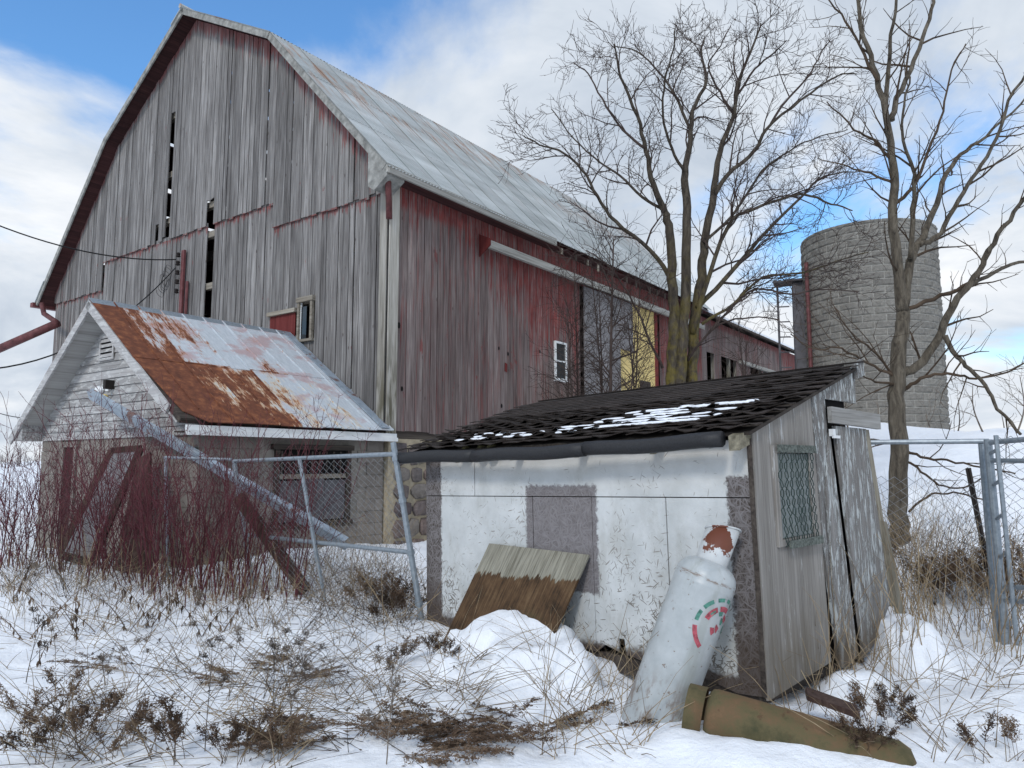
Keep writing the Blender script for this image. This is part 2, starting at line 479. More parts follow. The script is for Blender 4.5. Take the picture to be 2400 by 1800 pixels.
def b_rustroof(t, pos, rnd):
    x, y, z = t.sep(pos)                     # milkhouse frame: x from front 0 to barn 3.8, y across
    n1 = t.noise(t.mapv(pos, (1.6, 1.2, 1.2)), 1.0, 6, 0.62, 0.15)
    stk = t.noise(t.mapv(pos, (9.0, 0.8, 0.8)), 1.0, 5, 0.65)
    n = t.m('ADD', t.m('MULTIPLY', n1, 0.6), t.m('MULTIPLY', stk, 0.4))
    fine = t.noise(t.mapv(pos, (34, 6, 6)), 1.0, 5, 0.75)
    front = t.ss(x, 0.1, 2.4, 0.10, -0.12)
    low = t.m('MULTIPLY', t.m('LESS_THAN', z, 3.12), t.ss(x, 1.2, 3.4, 0.13, 0.03))
    edge = t.ss(x, 0.5, 0.2, 0, 0.16)
    e = t.m('ADD', t.m('ADD', n, front), t.m('ADD', low, edge))
    e = t.m('ADD', e, t.lin(rnd, 0, 1, -0.07, 0.07))
    e = t.m('ADD', e, t.lin(fine, 0.3, 0.7, -0.085, 0.085))
    r = t.ss(e, 0.555, 0.595)
    cream = t.m('MULTIPLY', t.ss(e, 0.46, 0.55), t.ss(z, 3.2, 2.9))
    pink = t.m('MULTIPLY', t.ss(t.noise(t.mapv(pos, (1.5, 2.2, 2.2), (3, 1, 0)), 1.0, 5, 0.65), 0.50, 0.64), 0.55)
    paint = t.ramp(fine, [(0.3, (0.40, 0.44, 0.47)), (0.7, (0.60, 0.63, 0.66))])
    paint = t.mix(pink, paint, (0.42, 0.20, 0.18))
    paint = t.mix(t.m('MULTIPLY', cream, 0.75), paint, (0.62, 0.52, 0.36))
    rust = t.ramp(t.noise(pos, 9, 5, 0.65), [(0.3, (0.095, 0.034, 0.020)), (0.52, (0.16, 0.056, 0.030)), (0.72, (0.30, 0.115, 0.050))])
    rim = t.m('MULTIPLY', t.ss(e, 0.52, 0.555), t.ss(e, 0.61, 0.57))
    c = t.mix(r, paint, rust)
    c = t.mix(t.m('MULTIPLY', rim, 0.6), c, (0.38, 0.15, 0.05))
    return {'col': c, 'bump': t.m('ADD', fine, r), 'bs': 0.25, 'bd': 0.004, 'rough': t.lin(r, 0, 1, 0.55, 0.9)}
M_rustroof = material('rusty_painted_roof', b_rustroof, 0.6, 0.3)

def b_clap(t, pos, rnd):
    c, f, off = wood_base(t, pos, rnd, 1, [(0.20, 0.19, 0.185), (0.34, 0.33, 0.325), (0.46, 0.45, 0.44)], 50, False)
    fl = t.ss(t.noise(t.mapv(off, (12, 5, 14)), 1.0, 5, 0.7), 0.50, 0.60)
    c = t.mix(t.m('MULTIPLY', fl, 0.65), c, (0.56, 0.56, 0.545))
    return {'col': c, 'bump': f, 'bs': 0.3, 'bd': 0.006}
M_clap = material('flaking_clapboard', b_clap)
M_soffit_w = simple_wood('white_soffit', [(0.32, 0.31, 0.29), (0.46, 0.45, 0.43), (0.56, 0.55, 0.53)], 0, 20)

def b_block(t, pos, rnd):
    n = t.noise(pos, 3.0, 6, 0.65)
    fn = t.noise(pos, 90, 2, 0.6)
    x, y, z = t.sep(pos)
    c = t.ramp(n, [(0.3, (0.155, 0.135, 0.118)), (0.7, (0.27, 0.243, 0.215))])
    c = t.n('ShaderNodeVectorMath', {0: c, 'Scale': t.lin(rnd, 0, 1, 0.92, 1.08)}, operation='SCALE').outputs[0]
    wet = t.m('MULTIPLY', t.ss(t.noise(t.mapv(pos, (3, 3, .6)), 1, 4, .6), .5, .65), 0.35)
    c = t.mix(wet, c, (0.09, 0.075, 0.06))
    return {'col': c, 'bump': fn, 'bs': 0.4, 'bd': 0.004}
M_block = material('painted_block', b_block)
M_mortar = plain('mortar', (0.34, 0.29, 0.21), 0.95, 0.1, 0, 0.25, 12)
M_bmortar = plain('block_joint', (0.22, 0.20, 0.175), 0.95, 0.1, 0, 0.2, 12)
def b_stone(t, pos, rnd):
    n = t.noise(pos, 7.0, 7, 0.7)
    base = t.ramp(rnd, [(0.0, (0.085, 0.065, 0.066)), (0.35, (0.125, 0.11, 0.105)), (0.6, (0.16, 0.12, 0.105)), (0.8, (0.10, 0.095, 0.10)), (1.0, (0.20, 0.175, 0.15))])
    c = t.n('ShaderNodeVectorMath', {0: base, 'Scale': t.lin(n, 0.3, 0.7, 0.6, 1.45)}, operation='SCALE').outputs[0]
    return {'col': c, 'bump': n, 'bs': 0.9, 'bd': 0.03}
M_stone = material('field_stone', b_stone)

def b_silo(t, pos, rnd):
    n = t.noise(pos, 14.0, 6, 0.75)
    base = t.mix(rnd, (0.20, 0.188, 0.168), (0.26, 0.245, 0.218))
    x, y, z = t.sep(pos)
    c = t.n('ShaderNodeVectorMath', {0: base, 'Scale': t.lin(n, 0.3, 0.7, 0.65, 1.35)}, operation='SCALE').outputs[0]
    st = t.m('MULTIPLY', t.ss(t.noise(t.mapv(pos, (2.5, 2.5, .35)), 1, 4, .6), .50, .70), 0.3)
    c = t.mix(st, c, (0.075, 0.068, 0.060))
    return {'col': c, 'bump': n, 'bs': 1.0, 'bd': 0.06}
M_silo = material('rock_face_block', b_silo)
M_silo_mortar = plain('silo_mortar', (0.39, 0.375, 0.34), 0.95, 0.1, 0, 0.3, 5)

# shed boards
def flakes(t, pos, scale=1.0):
    """elongated wood strands lying at random angles in the wall plane (y,z)"""
    out = None
    for k, a in enumerate((0.15, 0.75, 1.35, 1.95, 2.6)):
        p = t.mapv(pos, (30 * scale, 7 * scale, 75 * scale), (k * 3.7, k * 1.9, 0), (a, 0, 0))
        p = t.mapv(t.n('ShaderNodeVectorRotate', {'Vector': pos, 'Angle': a}, rotation_type='X_AXIS').outputs[0], (1, 9 * scale, 80 * scale), (0, k * 5.3, k * 2.1))
        n = t.noise(p, 1.0, 1, 0.5)
        out = n if out is None else t.m('MAXIMUM', out, n)
    return out
def b_osb(t, pos, rnd):
    x, y, z = t.sep(pos)
    fl = flakes(t, pos)
    area = t.noise(pos, 2.2, 4, 0.6)
    jag = t.m('MULTIPLY', t.m('SUBTRACT', t.noise(pos, 22, 5, 0.75), 0.5), 0.10)
    yj = t.m('ADD', y, jag); zj = t.m('ADD', z, jag)
    def inside(a0, a1, b0, b1, s=0.012):
        return t.m('MULTIPLY', t.m('MULTIPLY', t.ss(yj, a0 - s, a0 + s), t.ss(yj, a1 + s, a1 - s)),
                   t.m('MULTIPLY', t.ss(zj, b0 - s, b0 + s), t.ss(zj, b1 + s, b1 - s)))
    bare = inside(1.235, 1.955, 0.50, 1.275)
    bare = t.m('MAXIMUM', bare, inside(3.02, 4.0, -1, 3))
    bare = t.m('MAXIMUM', bare, inside(-1, 0.19, -1, 1.32))
    foot = t.ss(t.m('ADD', zj, t.m('MULTIPLY', t.noise(pos, 3, 3, 0.6), 0.18)), 0.27, 0.21)
    bare = t.m('MAXIMUM', bare, foot)
    # loss of paint as single strands, more of it lower down
    thr = t.m('ADD', t.lin(z, 0.15, 1.5, 0.655, 0.745), t.lin(area, 0.32, 0.68, 0.085, -0.06))
    lost = t.ss(t.m('SUBTRACT', fl, thr), 0.0, 0.018)
    chips = t.ss(t.m('ADD', t.noise(t.mapv(pos, (1, 16, 34)), 1, 4, .6), t.lin(z, 0.2, 0.9, 0.05, -0.08)), 0.66, 0.69)
    lost = t.m('MAXIMUM', lost, chips)
    paint = t.ramp(t.noise(pos, 4, 5, 0.6), [(0.3, (0.46, 0.475, 0.47)), (0.7, (0.62, 0.635, 0.635))])
    paint = t.mix(t.m('MULTIPLY', t.ss(z, 1.15, 1.5), 0.35), paint, (0.55, 0.50, 0.43))
    grime = t.m('MULTIPLY', t.ss(t.m('ADD', t.noise(t.mapv(pos, (1, 3, 1.6)), 1, 6, .7), t.lin(z, 0, 1.2, .10, -.08)), .46, .66), .34)
    paint = t.mix(grime, paint, (0.27, 0.255, 0.21))
    strand = t.ramp(fl, [(0.48, (0.055, 0.043, 0.036)), (0.58, (0.13, 0.115, 0.112)), (0.70, (0.20, 0.185, 0.185))])
    patch = inside(1.235, 1.955, 0.50, 1.275)
    strand = t.mix(t.m('MULTIPLY', patch, 0.40), strand, (0.26, 0.245, 0.255))
    rot = t.ss(t.m('ADD', z, t.m('MULTIPLY', area, 0.7)), 0.95, 0.5)
    strand = t.mix(t.m('MULTIPLY', rot, 0.7), strand, (0.055, 0.036, 0.024))
    c = t.mix(bare, paint, strand)
    c = t.mix(t.m('MULTIPLY', lost, t.m('SUBTRACT', 1.0, bare)), c, t.mix(t.ss(z, .1, 1.0), (0.15, 0.135, 0.115), (0.30, 0.285, 0.265)))
    return {'col': c, 'bump': fl, 'bs': 0.5, 'bd': 0.008}
M_osb = material('painted_strand_board', b_osb)

def b_plygrey(t, pos, rnd):
    c, f, off = wood_base(t, pos, rnd, 2, [(0.15, 0.137, 0.122), (0.26, 0.243, 0.222), (0.38, 0.36, 0.335)], 70, False)
    x, y, z = t.sep(pos)
    wp = t.ss(t.noise(t.mapv(pos, (26, 26, 3.5)), 1, 5, .75), 0.60, 0.68)
    c = t.mix(t.m('MULTIPLY', wp, 0.6), c, (0.52, 0.53, 0.53))
    low = t.m('MULTIPLY', t.ss(z, 0.75, 0.05), t.ss(t.noise(t.mapv(pos, (6, 6, 2)), 1, 4, .6), .35, .6))
    c = t.mix(t.m('MULTIPLY', low, 0.55), c, (0.115, 0.09, 0.055))
    k = t.vor(t.mapv(pos, (3.5, 3.5, 1.8), (0.3, 0.2, 0.9)), 1.0)
    c = t.mix(t.ss(k, 0.075, 0.05), c, (0.06, 0.035, 0.025))
    return {'col': c, 'bump': f, 'bs': 0.5, 'bd': 0.006}
M_plygrey = material('grey_plywood', b_plygrey)

def b_flake(t, pos, rnd):
    c, f, off = wood_base(t, pos, rnd, 2, [(0.10, 0.092, 0.085), (0.19, 0.18, 0.17), (0.30, 0.29, 0.28)], 60, False)
    n = t.noise(t.mapv(off, (24, 24, 4.5)), 1, 7, 0.78, 0.6)
    p = t.ss(n, 0.50, 0.55)
    c = t.mix(t.m('MULTIPLY', p, 0.85), c, (0.50, 0.525, 0.52))
    x, y, z = t.sep(pos)
    low = t.ss(t.m('ADD', z, t.m('MULTIPLY', n, 0.3)), 0.50, 0.22)
    c = t.mix(t.m('MULTIPLY', low, 0.75), c, (0.10, 0.07, 0.04))
    return {'col': c, 'bump': t.m('ADD', f, p), 'bs': 0.8, 'bd': 0.006}
M_flake = material('flaking_white_wood', b_flake)
M_header = simple_wood('header_wood', [(0.19, 0.18, 0.165), (0.33, 0.32, 0.30), (0.45, 0.44, 0.42)], 0, 45, True)
M_mossend = plain('mossy_end', (0.13, 0.12, 0.06), 0.95, 0.1, 0, 0.6, 30)
M_rotwood = plain('rotten_wood', (0.17, 0.155, 0.115), 0.95, 0.1, 0, 0.6, 26)
M_hem = plain('netting_edge', (0.12, 0.135, 0.12), 0.9, 0.2, 0, 0.6, 60)
M_stud = simple_wood('stud_wood', [(0.14, 0.12, 0.085), (0.25, 0.225, 0.175), (0.36, 0.33, 0.27)], 2, 40)

def b_shingle(t, pos, rnd):
    g = t.noise(pos, 160, 2, 0.7)
    n = t.noise(pos, 6, 4, 0.6)
    f = t.m('ADD', t.m('MULTIPLY', g, 0.6), t.m('MULTIPLY', n, 0.4))
    c = t.ramp(f, [(0.32, (0.011, 0.009, 0.008)), (0.52, (0.032, 0.025, 0.022)), (0.72, (0.075, 0.061, 0.055))])
    c = t.n('ShaderNodeVectorMath', {0: c, 'Scale': t.lin(rnd, 0, 1, 0.75, 1.3)}, operation='SCALE').outputs[0]
    return {'col': c, 'bump': g, 'bs': 0.6, 'bd': 0.004}
M_shingle = material('asphalt_shingle', b_shingle, 0.9, 0.25)
M_blackpipe = plain('black_gutter', (0.018, 0.018, 0.02), 0.55, 0.4, 0, 0.4, 80)

def b_galv(t, pos, rnd):
    n = t.noise(pos, 26, 4, 0.6)
    c = t.ramp(n, [(0.3, (0.20, 0.235, 0.265)), (0.7, (0.32, 0.36, 0.395))])
    r = t.ss(t.noise(t.mapv(pos, (3, 3, 3)), 1, 6, 0.7), 0.62, 0.70)
    c = t.mix(t.m('MULTIPLY', r, 0.6), c, (0.15, 0.12, 0.10))
    return {'col': c, 'bump': n, 'bs': 0.1, 'bd': 0.002}
M_galv = material('galvanised_steel', b_galv, 0.45, 0.5, 0.35)
M_wire = plain('galvanised_wire', (0.22, 0.23, 0.24), 0.5, 0.4, 0.3, 0.15, 10)
M_greenwire = plain('green_coated_wire', (0.012, 0.03, 0.024), 0.5, 0.4)
def b_gutter(t, pos, rnd):
    n = t.noise(pos, 7, 6, 0.65)
    c = t.ramp(n, [(0.3, (0.22, 0.27, 0.32)), (0.7, (0.40, 0.46, 0.52))])
    r = t.ss(t.noise(pos, 3.1, 6, 0.7), 0.56, 0.62)
    c = t.mix(t.m('MULTIPLY', r, 0.85), c, (0.16, 0.062, 0.034))
    return {'col': c, 'bump': n, 'bs': 0.1, 'bd': 0.004}
M_gutter = material('old_gutter_metal', b_gutter, 0.45, 0.45, 0.2)
M_glass = material('window_glass', lambda t, p, r: t.ramp(t.noise(p, 2.0, 3), [(0.3, (0.015, 0.018, 0.022)), (0.7, (0.04, 0.045, 0.05))]), 0.08, 0.6)
M_dimglass = material('dusty_glass', lambda t, p, r: t.ramp(t.noise(p, 3.0, 5), [(0.3, (0.10, 0.12, 0.115)), (0.7, (0.20, 0.225, 0.215))]), 0.25, 0.5)

def b_lpg(t, pos, rnd):
    x, y, z = t.sep(pos)
    n = t.noise(pos, 6, 6, 0.65)
    c = t.ramp(n, [(0.3, (0.33, 0.355, 0.36)), (0.7, (0.46, 0.485, 0.49))])
    sp = t.ss(t.noise(t.mapv(pos, (24, 24, 30)), 1, 4, 0.65), 0.63, 0.68)
    ring = t.m('MULTIPLY', t.ss(t.m('ABSOLUTE', t.m('SUBTRACT', z, 0.785)), 0.022, 0.0), t.ss(t.noise(t.mapv(pos, (12, 12, 60)), 1, 4, .7), .46, .58))
    base = t.m('MULTIPLY', t.ss(z, 0.26, 0.0), t.ss(t.noise(t.mapv(pos, (14, 14, 6)), 1, 5, .7), .48, .62))
    f = t.m('MAXIMUM', t.m('MAXIMUM', sp, ring), base)
    c = t.mix(t.m('MULTIPLY', f, 0.75), c, (0.15, 0.085, 0.045))
    dirt = t.m('MULTIPLY', t.ss(t.noise(t.mapv(pos, (16, 16, 1.5)), 1, 4, .6), .52, .68), 0.35)
    c = t.mix(dirt, c, (0.25, 0.26, 0.22))
    return {'col': c, 'bump': n, 'bs': 0.08, 'bd': 0.004}
M_lpg = material('white_tank_paint', b_lpg, 0.38, 0.45)
def b_lpgcap(t, pos, rnd):
    x, y, z = t.sep(pos)
    n = t.noise(pos, 11, 5, 0.65)
    c = t.ramp(n, [(0.3, (0.44, 0.455, 0.455)), (0.7, (0.56, 0.575, 0.575))])
    d = t.n('ShaderNodeVectorMath', {0: pos, 1: (-0.02, -0.09, 1.03)}, operation='DISTANCE').outputs[1]
    r = t.ss(t.m('ADD', d, t.m('MULTIPLY', t.m('SUBTRACT', n, .5), 0.34)), 0.085, 0.075)
    c = t.mix(r, c, (0.14, 0.045, 0.025))
    return {'col': c, 'bump': n, 'bs': 0.1, 'bd': 0.004}
M_lpgcap = material('rust_spotted_collar', b_lpgcap, 0.5, 0.35)
def b_browntank(t, pos, rnd):
    n = t.noise(pos, 4, 7, 0.7)
    c = t.ramp(n, [(0.30, (0.045, 0.046, 0.022)), (0.46, (0.105, 0.086, 0.042)), (0.56, (0.135, 0.085, 0.045)), (0.72, (0.20, 0.12, 0.065))])
    s = t.ss(t.noise(pos, 18, 5, 0.75), 0.6, 0.7)
    c = t.mix(t.m('MULTIPLY', s, 0.5), c, (0.06, 0.025, 0.015))
    return {'col': c, 'bump': n, 'bs': 0.3, 'bd': 0.01}
M_browntank = material('rusty_olive_tank', b_browntank, 0.8, 0.25)
M_green = plain('green_print', (0.07, 0.20, 0.155), 0.5, 0.3, 0, .5, 40)
M_redprint = plain('red_print', (0.42, 0.085, 0.11), 0.5, 0.3, 0, .45, 40)

def b_lean(t, pos, rnd):
    x, y, z = t.sep(pos)                # board frame: x across, y up the board
    g = t.noise(t.mapv(pos, (75, 4, 75)), 1, 4, 0.65)
    n = t.noise(pos, 5, 5, 0.65)
    pale = t.ramp(g, [(0.35, (0.14, 0.13, 0.10)), (0.65, (0.31, 0.295, 0.24))])
    brown = t.ramp(t.m('ADD', t.m('MULTIPLY', g, .5), t.m('MULTIPLY', n, .5)), [(0.38, (0.025, 0.016, 0.009)), (0.52, (0.085, 0.048, 0.024)), (0.66, (0.15, 0.095, 0.05))])
    e = t.m('ADD', y, t.m('ADD', t.lin(t.noise(t.mapv(pos, (28, 1.5, 1)), 1, 3, .6), .3, .7, -0.035, 0.035), t.lin(x, 0, 1.06, 0.0, -0.29)))
    c = t.mix(t.ss(e, 0.90, 0.88), pale, brown)
    moss = t.m('MULTIPLY', t.ss(t.n('ShaderNodeVectorMath', {0: pos, 1: (0.80, 0.62, 0)}, operation='DISTANCE').outputs[1], 0.28, 0.08), t.ss(t.noise(pos, 14, 5, .7), .46, .56))
    c = t.mix(t.m('MULTIPLY', moss, 0.85), c, (0.03, 0.038, 0.015))
    return {'col': c, 'bump': g, 'bs': 0.6, 'bd': 0.006}
M_lean = material('stained_plywood', b_lean)

def b_bark(cols, moss):
    def b(t, pos, rnd):
        n = t.noise(t.mapv(pos, (16, 16, 4)), 1, 6, 0.7, 0.4)
        c = t.ramp(n, [(0.34, cols[0]), (0.5, cols[1]), (0.68, cols[2])])
        if moss:
            x, y, z = t.sep(pos)
            m = t.m('MULTIPLY', t.ss(t.noise(pos, 3.5, 5, 0.65), 0.40, 0.60), t.ss(z, 5.5, 1.5))
            c = t.mix(t.m('MULTIPLY', m, 0.62), c, moss)
        return {'col': c, 'bump': n, 'bs': 0.9, 'bd': 0.03}
    return b
M_bark1 = material('mossy_bark', b_bark([(0.024, 0.019, 0.015), (0.062, 0.050, 0.038), (0.105, 0.088, 0.066)], (0.21, 0.165, 0.026)))
M_bark2 = material('brown_bark', b_bark([(0.038, 0.031, 0.024), (0.10, 0.083, 0.062), (0.175, 0.15, 0.115)], None))
M_twig1 = plain('dark_twig', (0.058, 0.043, 0.038), 0.9, 0.1, 0, 0.4, 4)
M_twig2 = plain('brown_twig', (0.078, 0.056, 0.040), 0.9, 0.1, 0, 0.4, 4)
M_brush = plain('grey_brush_twig', (0.11, 0.092, 0.078), 0.9, 0.1, 0, 0.4, 3)
M_dog = plain('red_dogwood_bark', (0.085, 0.018, 0.024), 0.6, 0.3, 0, 0.45, 3)
def b_straw(cols):
    def b(t, pos, rnd):
        n = t.noise(pos, 5, 3, 0.6)
        return t.ramp(t.m('ADD', t.m('MULTIPLY', n, .8), t.m('MULTIPLY', rnd, .2)), [(0.35, cols[0]), (0.5, cols[1]), (0.66, cols[2])])
    return b
M_straw = material('dry_straw', b_straw([(0.12, 0.085, 0.05), (0.26, 0.195, 0.12), (0.40, 0.32, 0.21)]))
M_weed = material('dead_weed', b_straw([(0.045, 0.028, 0.018), (0.115, 0.074, 0.048), (0.21, 0.145, 0.095)]))
M_weedgrey = material('dead_weed_grey', b_straw([(0.055, 0.045, 0.038), (0.13, 0.105, 0.085), (0.22, 0.185, 0.15)]))
M_far = plain('far_twigs', (0.15, 0.125, 0.125), 0.95, 0.05)
M_cable = plain('black_cable', (0.015, 0.015, 0.016), 0.6, 0.3)
M_rustpipe = plain('rust_red_pipe', (0.13, 0.045, 0.045), 0.6, 0.3, 0.1, 0.4, 8)
M_tpost = plain('dark_steel_stake', (0.03, 0.024, 0.022), 0.7, 0.3, 0.3)

# ================================================================== GROUND
def graded(lo, hi, fine_lo, fine_hi, step, grow=1.16):
    xs = list(np.arange(fine_lo, fine_hi + 1e-6, step))
    s = step
    x = fine_lo; left = []
    while x > lo:
        s *= grow; x -= s; left.append(x)
    s = step; x = fine_hi; right = []
    while x < hi:
        s *= grow; x += s; right.append(x)
    return np.array(left[::-1] + xs + right)
gx = graded(-1500, 1500, -6.0, 6.0, 0.045)
gy = graded(-60, 2200, 2.6, 11.0, 0.045)
GX, GY = np.meshgrid(gx, gy)
GZ = ground_h(GX, GY)
nx, ny = len(gx), len(gy)
gv = np.stack([GX.ravel(), GY.ravel(), GZ.ravel()], 1)
ii = (np.arange(ny - 1)[:, None] * nx + np.arange(nx - 1)[None, :]).ravel()
gf = np.stack([ii, ii + 1, ii + nx + 1, ii + nx], 1)
me = bpy.data.meshes.new('snow_ground')
me.from_pydata(gv.tolist(), [], gf.tolist())
me.polygons.foreach_set('use_smooth', [True] * len(me.polygons))
me.materials.append(M_snow)
ground = bpy.data.objects.new('snow_ground', me)
COL.objects.link(ground)
ground['kind'] = 'structure'

# ================================================================== BARN
R1 = random.Random(11)
barn = thing('barn', 'large weathered grey and red barn with gambrel metal roof', 'barn', BARN_M)
PROF = [(-0.30, 6.72), (3.2, 10.40), (6.75, 12.33), (10.4, 10.10), (14.05, 6.19)]
BL = 14.2                                      # main barn length
WL = 13.75                                     # gable width
def zroof(y):
    for (a, za), (b, zb) in zip(PROF, PROF[1:]):
        if a <= y <= b:
            return za + (zb - za) * (y - a) / (b - a)
    return PROF[0][1] if y < 0 else PROF[-1][1]
def seam(y):
    return 6.40 if y < 3.4 else (6.92 if y < 10.85 else 6.15)

def gable_board(y0, y1, z0f, z1f, xoff, thick=0.022, g=0.006):
    ys = [y0 + g] + [b for b in (3.2, 6.75, 10.4) if y0 + g < b < y1 - g] + [y1 - g]
    bot = [(xoff, y, z0f(y)) for y in ys]
    top = [(xoff, y, z1f(y)) for y in reversed(ys)]
    MB().prism(bot + top, (thick, 0, 0)).build('siding_board', M_gable, barn)
slit_up = (7.50, 7.68)        # a missing board in the upper wall
slit_lo = (5.60, 5.90)        # a missing board in the lower wall
y = 0.02
while y < WL - 0.05:
    w = R1.uniform(0.125, 0.19)
    y1 = min(y + w, WL)
    for e in (*slit_up, *slit_lo, 3.4, 10.85):
        if y < e - 0.02 and y1 > e - 0.06 and y1 < e + .09:
            y1 = e
    for e in (3.4, 10.85):
        if y < e < y1: y1 = e
    ym = (y + y1) / 2
    jit = R1.uniform(-0.014, 0.006)
    rag = R1.uniform(-0.03, 0.03)
    s = seam(ym)
    # upper board
    if slit_up[0] - .01 < ym < slit_up[1] + .01:
        gable_board(y, y1, lambda q: 10.15, lambda q: zroof(q) - 0.10, -0.075 + jit)
    elif slit_lo[0] - .01 < ym < slit_lo[1] + .01:
        gable_board(y, y1, lambda q: 7.52 + R1.uniform(-.03, .03), lambda q: zroof(q) - 0.10, -0.075 + jit)
    else:
        up = s + rag
        tilt = R1.uniform(-0.012, 0.012)
        if 8.0 < ym < 8.25: up += 0.55 * max(0, 1 - abs(ym - 8.1) / .12)
        if 7.68 < ym < 8.0: up += R1.uniform(0, .12)
        gable_board(y, y1, lambda q: up + tilt, lambda q: zroof(q) - 0.10, -0.075 + jit, g=0.005 + R1.random() ** 2 * .010)
    # lower board
    if not (slit_lo[0] - .01 < ym < slit_lo[1] + .01):
        z0 = 2.17 + R1.uniform(-.015, .015)
        zt = s + 0.10
        holes = []
        if 2.02 < ym < 2.48: holes = (3.97, 4.78)       # window
        elif 2.55 < ym < 3.42: holes = (3.3, 4.60)      # red hatch
        if holes:
            gable_board(y, y1, lambda q: z0, lambda q: holes[0], -0.028 + jit, g=0.003)
            gable_board(y, y1, lambda q: holes[1], lambda q: zt, -0.028 + jit, g=0.003)
        else:
            gable_board(y, y1, lambda q: z0, lambda q: zt, -0.028 + jit, g=0.005 + R1.random() ** 2 * .010)
    y = y1
# framing seen through the slits
for z in (3.3, 4.75, 5.55, 6.75, 7.45, 8.62, 10.12, 11.3):
    ya = max(0.1, min(q for q in np.arange(0.1, 7, .1) if zroof(q) > z + .3))
    yb = max(q for q in np.arange(7, 13.6, .1) if zroof(q) > z + .3)
    MB().box(0.0, 0.12, ya, yb, z - 0.07, z + 0.07).build('girt', M_girt, barn)
for yy in (0.15, 4.6, 9.2, 13.5):
    for xx in (0.25, 4.8, 9.4, 13.9):
        MB().box(xx, xx + .2, yy - .1, yy + .1, 2.2, zroof(yy) - .35).build('post', M_dark_wood, barn)
for xx in (0.35, 4.9, 9.5, 14.0):
    MB().box(xx, xx + .18, 0.2, WL - .2, 6.3, 6.55).build('tie_beam', M_dark_wood, barn)
MB().box(0.0, BL, 0.0, WL, 2.02, 2.16).build('floor', M_dark_wood, barn)

# side wall boards
def side_board(x0, x1, z0, z1, yo, thick=0.024, g=0.007, mat=None):
    MB().prism([(x0 + g, yo, z0), (x1 - g, yo, z0 + R1.uniform(-.006, .006)), (x1 - g, yo, z1), (x0 + g, yo, z1)], (0, thick, 0)).build('siding_board', mat or M_side, barn)
x = 0.17
while x < BL - 0.05:
    w = R1.choice((0.17, 0.2, 0.23, 0.26, 0.29))
    x1 = min(x + w, BL)
    for e in (5.20, 5.74, 6.40, 10.95):
        if x < e < x1 + .06: x1 = e
    yo = -0.024 + R1.uniform(-.007, .005)
    xm = (x + x1) / 2
    top = 6.86
    if 5.20 < xm < 5.74:
        side_board(x, x1, 2.17, 3.50, yo); side_board(x, x1, 4.44, top, yo)
    elif 6.40 < xm < 10.95:
        side_board(x, x1, 5.98, top, yo)
    else:
        side_board(x, x1, 2.15 + R1.uniform(-.02, .02), top, yo)
    x = x1
MB().box(0.0, BL, 0.06, 0.16, 6.5, 6.7).build('wall_plate', M_dark_wood, barn)
for z in (3.2, 4.7):
    MB().box(0.2, 5.1, 0.03, 0.12, z, z + .14).build('girt', M_dark_wood, barn)
# knot holes seen as little dark plugs
for (xx, zz, r) in ((0.20, 4.02, .05), (3.1, 3.98, .035), (3.42, 3.9, .04), (4.62, 4.1, .035), (3.2, 2.78, .04), (3.42, 2.64, .045), (0.30, 2.9, .04)):
    MB().lathe([(r, 0), (r * .9, .004)], 8, Matrix.Translation((xx, -0.034, zz)) @ Matrix.Rotation(pi/2, 4, 'X') @ Matrix.Diagonal((.7, 1.2, 1, 1))).build('knot_hole', M_black, barn)
MB().prism([(3.30, -.034, 3.52), (3.38, -.034, 3.5), (3.39, -.034, 3.68), (3.31, -.034, 3.7)], (0, -.006, 0)).build('repair_patch', M_red, barn)
# corner boards
MB().prism([(-0.066, 0.02, 2.05), (-0.066, 0.20, 2.1), (-0.066, 0.19, 6.40), (-0.066, 0.02, 6.40)], (-.022, 0, 0)).build('corner_board', M_trim, barn)
MB().prism([(-0.08, -0.034, 2.05), (0.15, -0.034, 2.1), (0.15, -0.034, 6.5), (-0.08, -0.034, 6.5)], (0, -.022, 0)).build('corner_board', M_trim, barn)
MB().box(0.02, 0.17, -0.032, 0.0, 2.1, 6.8).build('corner_board', M_trim, barn)

# roof deck of boards, with daylight between a few of them on the far slopes
def slope_pt(P, Q, s, n, x):
    d = Vector((Q[0]-P[0], Q[1]-P[1])); L = d.length; d /= L
    nrm = Vector((-d.y, d.x))
    if nrm.y < 0: nrm = -nrm
    return (x, P[0] + d.x * s + nrm.x * n, P[1] + d.y * s + nrm.y * n)
def slab(mb, P, Q, s0, s1, n0, n1, x0, x1):
    c = [slope_pt(P, Q, s, n, x) for n in (n0, n1) for (s, x) in ((s0, x0), (s0, x1), (s1, x1), (s1, x0))]
    mb.quadbox(c)
XF = -0.45
for k, (P, Q) in enumerate(zip(PROF, PROF[1:])):
    L = sqrt((Q[0]-P[0])**2 + (Q[1]-P[1])**2)
    mb = MB()
    if k < 2:
        slab(mb, P, Q, 0, L, -0.07, -0.02, XF + .05, BL)
    else:
        s = 0.0; i = 0
        while s < L - .01:
            e = min(s + R1.uniform(.35, .6), L)
            gap = R1.uniform(.08, .16) if i % 2 else 0.0
            slab(mb, P, Q, s, e, -0.07, -0.02, XF + .05, .8); slab(mb, P, Q, s, e - (gap if e < L - .05 else 0), -0.07, -0.02, .8, 4.6); slab(mb, P, Q, s, e, -0.07, -0.02, 4.6, BL); s = e; i += 1
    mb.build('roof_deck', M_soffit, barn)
    # rake board on the front edge
    mb = MB()
    slab(mb, P, Q, -0.02, L + 0.02, -0.125, 0.015, XF, XF + .035)
    mb.build('rake_board', M_rake, barn)
    if k in (2, 3):
        mb = MB(); slab(mb, P, Q, 0, L, -0.004, 0.014, XF - .02, BL); 
